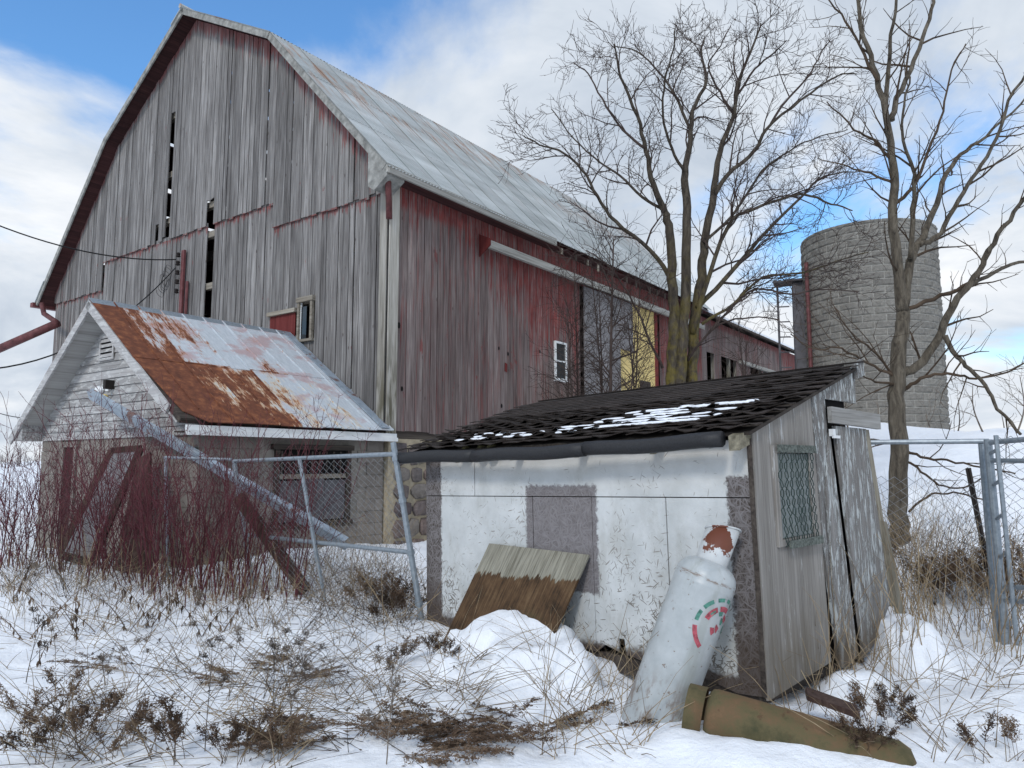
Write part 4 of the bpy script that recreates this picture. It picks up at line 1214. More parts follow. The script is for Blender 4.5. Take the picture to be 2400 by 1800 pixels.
for r in range(NR):
    s = .03 + r * (RL - .12) / NR
    yy = -.06 + (.14 if r % 2 else 0.0)
    k = 0
    while yy < 3.40:
        f = r / NR
        pool = sh_curl if f < .42 and R2.random() < .8 else (sh_mid if f < .62 or (yy < .6 and R2.random() < .8) else sh_flat)
        o = bpy.data.objects.new('shingle', R2.choice(pool)); COL.objects.link(o); o.parent = shed
        o.location = rp_(s + R2.uniform(-.008, .008), yy + .14, .002)
        if f < .5: o.rotation_euler = (0, 0, R2.uniform(-.05, .05))
        yy += .305
MB().quadbox([rp_(RL - .05, -.06, .02), rp_(RL + .06, -.06, .0), rp_(RL + .06, 3.4, .0), rp_(RL - .05, 3.4, .02), rp_(RL - .05, -.06, .032), rp_(RL + .06, -.06, .015), rp_(RL + .06, 3.4, .015), rp_(RL - .05, 3.4, .032)]).build('ridge_cap', M_shingle, shed)
MB().prism([(1.66, -.02, 2.05), (1.82, -.02, 2.09), (1.80, -.02, 2.22), (1.66, -.02, 2.16)], (0, -.03, 0)).build('rake_end', M_flake, shed)
# sagging black gutter roll along the eave
pts = [(-.19 + .012 * sin(y_ * 3), y_, 1.545 - .018 * sin(pi * (y_) / 3.4) + .006 * sin(y_ * 7)) for y_ in np.linspace(.10, 3.42, 26)]
MB().tube(pts[:9], .050, 9).build('eave_roll', M_blackpipe, shed, smooth=True)
MB().tube([(p[0] - .004, p[1], p[2] - .006) for p in pts[8:18]], .051, 9).build('eave_roll', M_blackpipe, shed, smooth=True)
MB().tube([(p[0], p[1], p[2]) for p in pts[17:]], .053, 9).build('eave_roll', M_blackpipe, shed, smooth=True)

# snow left on the shingles
mb = MB()
def blob(mb, C, ex, ey, ez, a, b, h, seed):
    rr = random.Random(seed); n = 14; i0 = len(mb.v)
    rad_ = [rr.uniform(.55, 1.25) for _ in range(n)]
    for lv, (sc, hh) in enumerate(((1.0, 0.0), (.88, .7), (.5, 1.0))):
        for k in range(n):
            q = 2*pi*k/n
            p = C + ex * (a * sc * rad_[k] * cos(q)) + ey * (b * sc * rad_[k] * sin(q)) + ez * (h * hh)
            mb.v.append(tuple(p))
    for lv in (0, 1):
        for k in range(n):
            s0 = i0 + lv*n
            mb.f.append((s0+k, s0+(k+1) % n, s0+n+(k+1) % n, s0+n+k))
    mb.f.append(tuple(i0 + 2*n + k for k in range(n)))
ex = Vector((0, 1, 0))
for k in range(80):
    t_ = R2.random()
    yy = R2.choice((R2.uniform(.35, 1.3), R2.uniform(.6, 1.25), R2.uniform(1.2, 1.9), R2.uniform(1.9, 2.9)))
    row = int(R2.uniform(3, 8.5)) if yy < 1.5 else int(R2.uniform(2, 5))
    s = .03 + row * (RL - .12) / NR + .045
    blob(mb, Vector(rp_(s, yy, .030)), ex, RD, RN, R2.uniform(.03, .17 if yy < 1.6 else .09), R2.uniform(.009, .021), R2.uniform(.008, .013), k)
for k in range(9):
    blob(mb, Vector(rp_(.03 + 8.7 * (RL - .12) / NR + R2.uniform(-.03, .05), .30 + k * .075, .026)), ex, RD, RN, R2.uniform(.05, .11), R2.uniform(.014, .03), .013, 100 + k)
sn = mb.build('roof_snow', M_snow_patch, None, smooth=True, off=(0, 0, 0))
sn.matrix_world = SHED_M
tag(sn, 'patches of melting snow on the black shed shingles', 'snow', kind='stuff')

# plywood sheet leaning on the shed
TL = SHED_M @ Vector((-.02, *SF(1150, 1275, -.02))); TR = SHED_M @ Vector((-.02, *SF(1383, 1302, -.02)))
BR = at(1312, 1465, 5.28)
axx = (TR - TL); Wd = axx.length; axx.normalize()
dn = (BR - TR); dn = (dn - axx * dn.dot(axx)).normalized()
skew = 0.0
nrm = axx.cross(-dn).normalized()
if nrm.y > 0: nrm = -nrm
BLn = 1.15
# frame: x across (left to right), y up the board
Mp = Matrix.Identity(4); 
yv = -(BR - TR).normalized(); xv = (axx - yv * axx.dot(yv)).normalized(); zv = xv.cross(yv)
Oo = TL - yv * BLn
Mp = Matrix(((xv.x, yv.x, zv.x, Oo.x), (xv.y, yv.y, zv.y, Oo.y), (xv.z, yv.z, zv.z, Oo.z), (0, 0, 0, 1)))
tr = Mp.inverted() @ TR
mb = MB(); mb.prism([(0, 0, 0), (tr.x, tr.y - BLn, 0), (tr.x, tr.y, 0), (0, BLn, 0)], (0, 0, .018))
ply = mb.build('plywood_sheet', M_lean, None, off=(0, 0, 0)); ply.matrix_world = Mp
tag(ply, 'stained brown plywood sheet leaning on the white shed wall', 'plywood')
# scrap of snow clinging to the sheet
mb = MB(); blob(mb, Vector((.40, .62, .018)), Vector((1, .25, 0)).normalized(), Vector((0, 1, 0)), Vector((0, 0, 1)), .12, .05, .035, 3)
sp = mb.build('clinging_snow', M_snow_patch, None, smooth=True, off=(0, 0, 0)); sp.matrix_world = Mp
tag(sp, 'lumps of snow clinging to the leaning plywood sheet', 'snow', kind='stuff')

# ================================================================== GAS CYLINDERS
base = at(1543, 1662, 4.36); topp = at(1693, 1246, 4.46)
zv = (topp - base).normalized(); xv = Vector((1, 0, 0)); xv = (xv - zv * xv.dot(zv)).normalized(); yv = zv.cross(xv)
Mc = Matrix(((xv.x, yv.x, zv.x, base.x), (xv.y, yv.y, zv.y, base.y), (xv.z, yv.z, zv.z, base.z), (0, 0, 0, 1)))
CL = (topp - base).length
cyl = thing('gas_cylinder', 'tall white gas cylinder with rust-spotted collar leaning on the shed', 'gas cylinder', Mc)
rC = .180
hB = CL - .185
prof = [(rC * .97, -.22), (rC, -.20), (rC, hB - .17), (rC * 1.008, hB - .165), (rC * 1.008, hB - .155), (rC, hB - .15), (rC, hB - .12)]
for k in range(1, 8):
    q = k / 7 * pi / 2
    prof.append((max(rC * max(cos(q), 0) ** .62, .06), hB - .12 + .118 * sin(q)))
MB().lathe(prof, 40).build('tank_body', M_lpg, cyl, smooth=True)
def collar(mb, r, z0, z1, th=.006, n=28, slope=.03):
    i0 = len(mb.v)
    for rr_, za, zb in ((r, z0, z1), (r - th, z0, z1)):
        for k in range(n):
            q = 2*pi*k/n
            mb.v.append((rr_*cos(q), rr_*sin(q), za))
            mb.v.append((rr_*cos(q)*1.04, rr_*sin(q)*1.04, zb + slope * cos(q + .6)))
    for k in range(n):
        a, b = i0+2*k, i0+2*((k+1) % n); c, d = a+2*n, b+2*n
        mb.f += [(a, b, b+1, a+1), (c, c+1, d+1, d), (a+1, b+1, d+1, c+1)]
    return mb
collar(MB(), .094, hB - .02, CL + .01).build('collar', M_lpgcap, cyl, smooth=True)
mb = MB(); mb.tube([(.099 * cos(q), .099 * sin(q), CL + .012 + .03 * cos(q + .6)) for q in np.linspace(0, 2*pi, 29)], .006, 5); mb.build('collar_rim', M_lpgcap, cyl, smooth=True)
MB().lathe([(.035, hB - .02), (.035, hB + .05), (.022, hB + .06), (.022, hB + .12)], 10).build('valve', M_galv, cyl)
# round printed emblem on the right of the tank: broken green and red rings
EC_T, EC_Z = rad(-44), .555       # centre of emblem: angle round the tank, height
def ring(mb, r0, r1, a0, a1, n=10, lift=.0015):
    pr = []
    for k in range(n + 1):
        a = rad(a0 + (a1 - a0) * k / n)
        for r in (r0, r1):
            th = EC_T + r * cos(a) / rC; z = EC_Z + r * sin(a)
            pr.append(((rC + lift) * cos(th), (rC + lift) * sin(th), z))
    i0 = len(mb.v); mb.v += pr
    for k in range(n):
        a = i0 + 2*k; mb.f.append((a, a+1, a+3, a+2))
mb = MB()
for a0, a1 in ((182, 160), (152, 128), (118, 100), (92, 78), (70, 58), (50, 40)): ring(mb, .150, .172, a0, a1)
ring(mb, .092, .112, 130, 150); ring(mb, .07, .095, 95, 118); ring(mb, .02, .06, 60, 100); ring(mb, .05, .09, -20, 20); ring(mb, .10, .125, -35, -10)
mb.build('green_emblem', M_green, cyl)
mb = MB()
ring(mb, .150, .176, 192, 236, 14); ring(mb, .095, .125, 168, 122, 10); ring(mb, .095, .125, 112, 70, 10); ring(mb, .0, .035, 150, 250); ring(mb, .04, .07, 190, 230); ring(mb, .05, .085, 40, 80)
mb.build('red_emblem', M_redprint, cyl)

a = at(1618, 1662, 4.12); b = at(2135, 1815, 3.72)
zv = (b - a).normalized(); xv = Vector((0, 0, 1)); xv = (xv - zv * xv.dot(zv)).normalized(); yv = zv.cross(xv)
Mt = Matrix(((xv.x, yv.x, zv.x, a.x), (xv.y, yv.y, zv.y, a.y), (xv.z, yv.z, zv.z, a.z), (0, 0, 0, 1)))
LL = (b - a).length
tank = thing('fallen_cylinder', 'rusty olive brown gas cylinder lying half sunk in the snow', 'gas cylinder', Mt)
rT = .14
prof = [(.10, .085), (rT * .8, .09), (rT * .95, .105), (rT, .13), (rT, LL - .12), (rT * .97, LL - .06), (rT * .8, LL - .01), (.06, LL + .02)]
MB().lathe(prof, 32).build('tank_body', M_browntank, tank, smooth=True)
mb = MB(); collar(mb, rT * .93, -.02, .075, .008, 28, 0.0); mb.build('foot_ring', M_browntank, tank, smooth=True)
# piece of rusty steel behind it
a = at(1890, 1625, 4.18); b = at(2010, 1668, 4.10)
rb = MB().beam(a, b, .16, .03).build('rusty_bar', M_brown_beam)
tag(rb, 'rusty brown bar in the snow behind the fallen cylinder', 'bar')

# ================================================================== FENCES
def chain_link(mb, P0, P1, Q0, Q1, pitch=.055, rw=.0022, sag=0.0):
    """wire netting over the quad P0-P1 (bottom) Q0-Q1 (top)"""
    P0, P1, Q0, Q1 = map(Vector, (P0, P1, Q0, Q1))
    W = (P1 - P0).length; H = (Q0 - P0).length
    n = int(W / pitch); m = int(H / (pitch * .62))
    nrm = (P1 - P0).cross(Q0 - P0).normalized()
    def pt(u, v):
        return (P0 + (P1 - P0) * u) * (1 - v) + (Q0 + (Q1 - Q0) * u) * v
    for k in range(n):
        pts = []
        for j in range(m + 1):
            u = (k + .5 + (.5 if (j + k) % 2 else -.5)) / n
            pts.append(pt(min(max(u, 0), 1), j / m) + nrm * (.004 * (1 if j % 2 else -1) + sag * sin(pi * j / m) * sin(2.2 * pi * k / n)))
        mb.tube(pts, rw, 3, cap=False)
def pipe(a, b, r, name, parent, mat=None, n=9):
    return MB().tube([a, b], r, n).build(name, mat or M_galv, parent, smooth=False)

gate = thing('gate_panel', 'tilted chain link gate panel between the milkhouse and white shed', 'gate', Matrix.Translation(at(990, 1478, 6.72)), off=None)
OFF[gate.name] = tuple(at(990, 1478, 6.72))
rB, rT_ = at(992, 1480, 6.70), at(923, 1045, 6.70)
lB, lT_ = at(592, 1372, 8.85), at(548, 1078, 8.85)
def lerp(a, b, t): return a + (b - a) * t
pipe(rB, rT_ + (rT_ - rB) * .02, .028, 'post', gate); pipe(lB, lT_, .028, 'post', gate)
tr_ = lerp(rB, rT_, .955); tl_ = lerp(lB, lT_, .99)
pipe(tl_, tr_, .022, 'top_rail', gate)
pipe(lerp(lB, lT_, .40), lerp(rB, rT_, .42), .022, 'middle_rail', gate)
mB, mT = at(762, 1415, 7.72), at(702, 1076, 7.72)
pipe(mB, mT, .021, 'stile', gate)
for t_ in (.15, .42, .7, .93):
    c = lerp(rB, rT_, t_); MB().tube([c - (rT_-rB).normalized() * .02, c + (rT_-rB).normalized() * .02], .037, 9).build('clamp_band', M_galv, gate)
mb = MB(); chain_link(mb, lB + Vector((0, 0, -.02)), rB, lerp(lB, lT_, .97), lerp(rB, rT_, .93), .056, .0020, .03)
mb.build('chain_link_netting', M_wire, gate, kind='stuff')
# rail going on to the left from the gate, behind the dogwood
rl = thing('fence_rail', 'loose grey fence rail running behind the red dogwood', 'fence rail', Matrix.Translation(tl_)); OFF[rl.name] = tuple(tl_)
pipe(at(385, 1072, 9.1), tl_ + Vector((-.03, .02, .02)), .018, 'rail', rl); pipe(at(388, 1072, 9.1), at(392, 1380, 9.1), .02, 'post', rl)

# right-hand fence
fence = thing('chain_link_fence', 'grey chain link fence run between the shed and steel gate', 'fence', Matrix.Translation(at(2325, 1520, 5.9))); OFF[fence.name] = tuple(at(2325, 1520, 5.9))
fa, fb = at(2000, 1037, 6.35), at(2318, 1034, 5.9)
fab, fbb = at(2018, 1390, 6.35), at(2342, 1525, 5.9)
MB().tube([fa, fb], .021, 9).build('top_rail', M_galv, fence)
pB, pT = at(2342, 1528, 5.9), at(2302, 1040, 5.9)
MB().tube([pB, pT], .03, 10).build('post', M_galv, fence)
mb = MB()
chain_link(mb, fab, lerp(pB, pT, .05), at(2035, 1115, 6.33), lerp(pB, pT, .82), .056, .0027, .02)
mb.build('chain_link_netting', M_wire, fence, kind='stuff')
rgate = thing('fence_gate', 'grey steel gate with latch bars at the open snow bank', 'gate', Matrix.Translation(at(2362, 1532, 5.72))); OFF[rgate.name] = tuple(at(2362, 1532, 5.72))
g0, g1 = at(2362, 1535, 5.75), at(2315, 1030, 5.75)
MB().tube([g0, g1], .03, 10).build('hinge_post', M_galv, rgate)
h0, h1 = at(2385, 1515, 5.6), at(2334, 1020, 5.6)
MB().tube([h0, h1], .017, 9).build('tension_bar', M_galv, rgate)
for t_ in (.12, .28, .44, .62, .78, .93):
    MB().tube([lerp(g0, g1, t_), lerp(h0, h1, t_)], .014, 7).build('latch_bar', M_galv, rgate)
gr0, gr1 = at(2520, 1560, 5.1), at(2480, 1030, 5.1)
MB().tube([lerp(g0, g1, .985), gr1 + Vector((0, 0, .02))], .021, 9).build('top_rail', M_galv, rgate)
MB().tube([lerp(g0, g1, .90), lerp(gr0, gr1, .90)], .018, 9).build('frame_rail', M_galv, rgate)
MB().tube([lerp(g0, g1, .31), lerp(gr0, gr1, .33)], .018, 9).build('frame_rail', M_galv, rgate)
MB().tube([lerp(g0, g1, .25), lerp(gr0, gr1, .26)], .018, 9).build('frame_rail', M_galv, rgate)
MB().tube([gr0, gr1], .03, 10).build('hinge_post', M_galv, rgate)
mb = MB(); chain_link(mb, lerp(h0, h1, .02), gr0, h1, gr1, .056, .0027, .015); mb.build('chain_link_netting', M_wire, rgate, kind='stuff')
sB, sT = at(2318, 1345, 7.0), at(2269, 1097, 7.0)
sB = sT + (sB - sT) * 1.25
st = MB().beam(sT, sB, .05, .012, (0, 1, 0)).beam(sT, sB, .012, .045, (0, 1, 0)).build('steel_stake', M_tpost); tag(st, 'dark steel fence stake tilted in snow beside the gate post', 'stake')

# ================================================================== FALLEN GUTTER, BEAMS, OLD DOOR by the milkhouse
ga, gb_ = at(207, 925, 10.55), at(800, 1275, 8.75)
t_ = (gb_ - ga).normalized(); sx = t_.cross(Vector((0, 0, 1))).normalized(); 
uv = sx.cross(t_)
gd = thing('fallen_gutter', 'long fallen galvanised gutter slanting across the milkhouse', 'gutter', Matrix.Translation(gb_)); OFF[gd.name] = tuple(gb_)
def gut(p, q):
    mb = MB(); w, h = .075, .085
    # front lip, face, floor, back
    for (a0, a1, b0, b1) in ((-w, -w + .014, 0, h), (-w, w, -.006, .006), (w - .006, w, 0, h * .9), (-w - .012, -w + .016, h - .015, h)):
        c = [p + sx * s - uv * 0 + uv * r for (s, r) in ((a0, b0), (a1, b0), (a1, b1), (a0, b1))] + [q + sx * s + uv * r for (s, r) in ((a0, b0), (a1, b0), (a1, b1), (a0, b1))]
        mb.quadbox(c)
    return mb
# the trough is turned so that its outer face looks out and up
sx, uv = (sx * .55 + uv * .83).normalized(), (uv * .55 - sx * .83).normalized()
for i in range(4):
    p, q = lerp(ga, gb_, i / 4), lerp(ga, gb_, (i + 1) / 4 + .01)
    gut(p + uv * (.002 * (i % 2)), q + uv * (.002 * (i % 2))).build('gutter_length', M_gutter, gd)
b1 = MB().beam(at(560, 1165, 8.7), at(715, 1385, 8.2), .13, .09, (0, 1, 0)).build('fallen_beam', M_brown_beam); tag(b1, 'dark red brown timber slanting behind the tilted gate panel', 'timber')
b1 = MB().beam(at(262, 1058, 10.2), at(155, 1282, 9.9), .09, .08, (0, 1, 0)).beam(at(330, 1052, 10.0), at(205, 1310, 9.6), .10, .08, (0, 1, 0)).build('old_door_frame', M_brown_beam)
OFFd = at(200, 1305, 9.6)
odf = thing('old_door', 'old glazed door with dark frame leaning at the milkhouse front', 'door', Matrix.Translation(OFFd)); OFF[odf.name] = tuple(OFFd)
bpy.data.objects.remove(b1)
c1, c2, c3, c4 = at(262, 1056, 10.2), at(330, 1050, 10.05), at(215, 1320, 9.6), at(140, 1300, 9.85)
MB().beam(c1, c4, .085, .05, (0, 1, 0)).build('stile', M_brown_beam, odf); MB().beam(c2, c3, .085, .05, (0, 1, 0)).build('stile', M_brown_beam, odf)
MB().beam(c1, c2, .08, .05, (0, 1, 0)).build('rail', M_brown_beam, odf); MB().beam(c4, c3, .10, .05, (0, 1, 0)).build('rail', M_brown_beam, odf)
MB().quadbox([c4, c3, c3 + Vector((0, .012, 0)), c4 + Vector((0, .012, 0)), c1, c2, c2 + Vector((0, .012, 0)), c1 + Vector((0, .012, 0))]).build('panel', M_grey_sheet, odf)
c1, c2, c3, c4 = at(322, 1075, 9.9), at(352, 1060, 9.9), at(355, 1360, 9.3), at(262, 1350, 9.3)
bd = MB().quadbox([c4, c3, c3 + Vector((0, .04, 0)), c4 + Vector((0, .04, 0)), c1, c2, c2 + Vector((0, .04, 0)), c1 + Vector((0, .04, 0))]).build('brown_plank', M_brown_beam); tag(bd, 'broad dark brown plank leaning beside the old door', 'plank')

# ================================================================== OVERHEAD WIRES
A0 = BARN_M @ Vector((-.2, 6.9, 6.3))
def sag_wire(a, b, sag, n=16):
    return [lerp(a, b, k / n) + Vector((0, 0, -sag * 4 * (k / n) * (1 - k / n))) for k in range(n + 1)]
for k, (pxs, lab) in enumerate((((-60, 505, 13), 'upper black wire running straight out from the barn insulators'), ((-60, 868, 12), 'middle black wire sagging from the barn insulators past the milkhouse peak'))):
    w = MB().tube(sag_wire(at(*pxs), A0 + Vector((0, 0, -.2 * k)), .25 if k == 0 else .55), .014, 4).build('overhead_wire', M_cable); tag(w, lab, 'wire', 'overhead wires')
w = MB().tube(sag_wire(at(-60, 942, 22), BARN_M @ Vector((-.1, 13.6, 2.9)), .2), .012, 4).build('overhead_wire', M_cable); tag(w, 'lowest thin wire reaching the barn behind the milkhouse', 'wire', 'overhead wires')

# ================================================================== SILO
SCX, SCY, SR = 10.8, 21.5, 1.85
silo = thing('silo', 'roofless round silo of grey rock-faced concrete blocks', 'silo', Matrix.Translation((SCX, SCY, 2.3)))
SB, STP = 0.0, 6.1
# mortar shell
mb = MB(); mb.lathe([(SR - .012, -.6), (SR - .012, STP), (SR - .2, STP), (SR - .2, -.6)], 64, cap=False); mb.build('mortar_wall', M_silo_mortar, silo, smooth=False)
ch = .2; nb = 19
rest = MB(); R3 = random.Random(3)
def silo_block(a0, a1, z0, z1, seed):
    rr = random.Random(seed); mb = MB(); g = .009; ga_ = g / SR
    a0 += ga_; a1 -= ga_; z0 += g; z1 -= g; n = 4
    rows = []
    for (z, dr) in ((z0, 0), (z0 + .035, .024), (z1 - .035, .024), (z1, 0)):
        for k in range(n + 1):
            a = a0 + (a1 - a0) * k / n
            e = 0 if k in (0, n) else dr * rr.uniform(.5, 1.5)
            r = SR + e - (.004 if dr == 0 else 0)
            mb.v.append((r * cos(a), r * sin(a), z))
    for j in range(3):
        for k in range(n):
            q = j * (n + 1) + k
            mb.f.append((q, q + 1, q + n + 2, q + n + 1))
    return mb
toCam = atan2(-SCY, -SCX)
nblk = 0
cands = []
z = -.2; row = 0
while z < STP - .05:
    for k in range(nb):
        a0 = 2*pi*k/nb + (pi/nb if row % 2 else 0); a1 = a0 + 2*pi/nb
        am = (a0 + a1) / 2
        dlt = abs((am - toCam + pi) % (2*pi) - pi)
        cands.append((dlt, a0, a1, z))
    z += ch; row += 1
cands.sort(key=lambda c: (c[0] > 1.45, abs(c[0])))
for i, (dl, a0, a1, z) in enumerate(cands):
    b = silo_block(a0, a1, z, min(z + ch, STP + .02), i)
    if i < 298:
        b.build('block', M_silo, silo)
    else:
        k = len(rest.v); rest.v += b.v; rest.f += [tuple(q + k for q in f) for f in b.f]
rest.build('far_blocks', M_silo, silo, kind='stuff')
# chute, platform, ladder pole and red pipe on its left flank
ac = toCam - rad(80)
def sp_(r, a, z): return Vector((r * cos(a), r * sin(a), z))
mb = MB()
lv0 = ac - .10
for (aa, rr0, rr1) in ((ac - .10, SR - .02, SR + .30), (ac + .06, SR - .02, SR + .30)):
    mb.beam(sp_((rr0 + rr1) / 2, aa, .3), sp_((rr0 + rr1) / 2, aa, 4.85), .04, rr1 - rr0, (cos(aa), sin(aa), 0))
mb.beam(sp_(SR + .30, ac - .02, .3), sp_(SR + .30, ac - .02, 4.8), .36, .04, (cos(ac), sin(ac), 0))
mb.build('chute', M_board_dark, silo)
MB().beam(sp_(SR + .0, ac - .02, 4.9), sp_(SR + .85, ac - .06, 4.9), .7, .05).build('platform', M_board_dark, silo)
MB().tube([sp_(SR + .75, ac - .08, .4), sp_(SR + .75, ac - .08, 4.9)], .035, 6).build('ladder_pole', M_board_dark, silo)
for k in range(9):
    MB().tube([sp_(SR + .42, ac - .05, .8 + k * .48), sp_(SR + .76, ac - .08, .82 + k * .48)], .022, 5).build('rung', M_board_dark, silo)
ar = toCam - rad(58)
MB().tube([sp_(SR + .10, ar, .2), sp_(SR + .10, ar, 5.3)], .06, 8).build('red_pipe', M_rustpipe, silo)

# ================================================================== TREES
def smooth_poly(pts, sub=4):
    out = []
    n = len(pts)
    for i in range(n - 1):
        p0 = pts[max(i-1, 0)]; p1 = pts[i]; p2 = pts[i+1]; p3 = pts[min(i+2, n-1)]
        for k in range(sub):
            t = k / sub
            out.append(.5 * ((2*p1) + (p2-p0)*t + (2*p0-5*p1+4*p2-p3)*t*t + (3*p1-p0-3*p2+p3)*t*t*t))
    out.append(pts[-1])
    return out
def rand_dir(rng):
    while True:
        v = Vector((rng.uniform(-1, 1), rng.uniform(-1, 1), rng.uniform(-1, 1)))
        if .05 < v.length < 1: return v.normalized()
def sprout(mb, pts, radii, level, rng, dens, lenf, up, minr=.0035, zig=.28, t0=.22):
    L = sum((b - a).length for a, b in zip(pts, pts[1:]))
    n = max(1, int(L * dens[level] * rng.uniform(.8, 1.2)))
    for c in range(n):
        t = t0 + (1 - t0) * ((c + rng.random()) / n)
        f = t * (len(pts) - 1); i = min(int(f), len(pts) - 2); fr = f - i
        p = pts[i].lerp(pts[i+1], fr); r = radii[i] * (1-fr) + radii[i+1] * fr
        tan = (pts[i+1] - pts[i]).normalized()
        ax = tan.cross(rand_dir(rng))
        if ax.length < .05: continue
        ang = rng.uniform(.45, 1.05)
        d = Matrix.Rotation(ang, 3, ax.normalized()) @ tan
        d = (d + Vector((0, 0, up * rng.uniform(.3, 1)))).normalized()
        ln = lenf[level] * rng.uniform(.5, 1.3) * (1.15 - .55 * t)
        rr = max(minr, min(r * .62, ln * .016 + .002))
        ns = 4 if level else 3
        q = [p]; cur = d
        for k in range(ns):
            cur = (cur + rand_dir(rng) * zig + Vector((0, 0, up * .10))).normalized()
            q.append(q[-1] + cur * (ln / ns))
        rad_ = [max(minr * .55, rr * (1 - .75 * k / ns)) for k in range(ns + 1)]
        mb.tube(q, rad_, 4 if rr > .012 else 3, cap=False)
        if level > 0:
            sprout(mb, q, rad_, level - 1, rng, dens, lenf, up, minr, zig, .15)
Z7 = lambda pts: [(1200 + x * .5425, y * .5425) for x, y in pts]
def make_tree(name, label, limbs, seed, bark, twig, dens, lenf, up, base, minr, zig, trunk_r, group=None):
    rng = random.Random(seed)
    tr = thing(name, label, 'tree', Matrix.Translation(base), group)
    OFF[tr.name] = tuple(base)
    crown = MB(); prev = None
    for kind, pix, d0, d1, r0, r1, lv in limbs:
        if kind == 'trunk':
            r0, r1 = trunk_r
        elif prev == 'trunk':
            r0 = trunk_r[1] * .98          # the limb that carries a trunk on keeps its girth
        elif r0 > .04:
            r0 *= 1.12
        prev = kind
        n = len(pix)
        P = [at(u, v, d0 + (d1 - d0) * (k / (n - 1)) ** 1.3) for k, (u, v) in enumerate(pix)]
        if kind == 'trunk' and pix[0][1] > 860:
            P[0] = P[0].copy(); 
        S = smooth_poly(P, 4)
        S = [S[0]] + [s + rand_dir(rng) * (.012 + .25 * r0 * .3) for s in S[1:-1]] + [S[-1]]
        m = len(S); rd = [r0 + (r1 - r0) * (k / (m - 1)) ** .8 for k in range(m)]
        MB().tube(S, rd, 10 if r0 > .05 else 7).build(kind, bark if r0 > .03 else twig, tr, smooth=True)
        if lv >= 0:
            sprout(crown, S, rd, lv, rng, dens, lenf, up, minr, zig, .12 if kind == 'limb' else .45)
    crown.build('crown', twig, tr, kind='stuff')
    return tr
D = 13.0
b0 = at(1592, 1020, D); b0 = Vector((b0.x, b0.y, gh(b0.x, b0.y) - .1))
def stem_base(dx):      # ground points of the clump, in pixels
    return (1592 + dx, 1010)
T1 = [
 ('trunk', [stem_base(-12)] + Z7([(690,1640),(700,1400),(690,1200),(680,1000),(660,920)]), D, D-.2, 0.104, .09, -1),
 ('limb', Z7([(660,920),(610,800),(580,650),(540,500),(470,330),(440,190)]), D-.2, D-1.4, 0.046, .012, 2),
 ('limb', Z7([(690,1205),(600,1080),(450,960),(370,850),(300,730),(200,650),(120,625),(50,585)]), D-.05, D-.9, 0.041, .010, 2),
 ('limb', Z7([(655,910),(560,850),(470,760),(380,700),(270,600),(170,470)]), D-.2, D+1.2, 0.032, .010, 2),
 ('limb', Z7([(575,640),(480,560),(390,430),(330,320),(265,270)]), D-.6, D-.2, 0.027, .009, 2),
 ('trunk', [stem_base(2)] + Z7([(725,1640),(740,1400),(755,1150),(755,900),(748,750)]), D-.1, D+.1, 0.098, .10, -1),
 ('limb', Z7([(748,750),(770,600),(780,480),(840,350),(815,230),(835,160)]), D+.1, D+.8, 0.051, .012, 2),
 ('limb', Z7([(770,560),(700,400),(640,320),(540,220),(450,200)]), D+.2, D+1.7, 0.032, .010, 2),
 ('limb', Z7([(745,740),(690,640),(650,500),(660,350),(695,220),(705,120)]), D+.1, D-1.2, 0.032, .010, 2),
 ('trunk', [stem_base(20)] + Z7([(775,1640),(790,1400),(820,1200),(832,1050),(870,850)]), D+.15, D+.3, 0.104, .11, -1),
 ('limb', Z7([(870,850),(900,650),(960,500),(980,350),(1050,180),(1075,100)]), D+.3, D+.2, 0.054, .012, 2),
 ('limb', Z7([(870,850),(930,760),(1050,650),(1100,560),(1250,430),(1400,330),(1490,320)]), D+.3, D-.6, 0.046, .010, 2),
 ('limb', Z7([(1100,560),(1190,430),(1280,330),(1330,240),(1375,170)]), D, D+.8, 0.027, .009, 2),
 ('limb', Z7([(960,490),(900,400),(850,280),(900,200),(945,110)]), D+.3, D+1.6, 0.027, .009, 2),
 ('limb', Z7([(965,420),(1050,300),(1130,230),(1185,175)]), D+.3, D-.9, 0.027, .009, 2),
 ('limb', Z7([(780,1440),(830,1250),(930,980),(1050,900),(1250,840),(1380,880),(1470,910)]), D+.1, D-1.3, 0.046, .010, 2),
 ('limb', Z7([(800,1330),(970,1150),(1100,1000),(1250,850),(1350,760),(1510,740)]), D+.1, D+1.6, 0.046, .010, 2),
 ('limb', Z7([(820,1400),(960,1310),(1080,1200),(1250,1180),(1400,1130),(1540,1090)]), D+.15, D-1.0, 0.032, .009, 2),
 ('limb', Z7([(850,1440),(950,1330),(1050,1250),(1200,1270),(1340,1250),(1500,1260)]), D+.15, D+.6, 0.027, .009, 2),
 ('limb', Z7([(760,1560),(820,1470),(900,1400),(1030,1370),(1150,1380)]), D, D-.8, 0.027, .009, 1),
 ('limb', Z7([(650,1590),(600,1480),(545,1350),(480,1230),(400,1130),(320,1080)]), D-.1, D-1.2, 0.027, .008, 2),
 ('limb', Z7([(830,1050),(950,930),(1080,740),(1200,650),(1330,590),(1450,560)]), D+.2, D+2.0, 0.032, .009, 2),
]
make_tree('mossy_tree', 'large bare many-stemmed tree with mossy yellow bark behind the shed', T1, 21, M_bark1, M_twig1, (9.5, 6.5, 4.2), (.27, .60, 1.05), .16, b0, .0052, .30, (.128, .066))

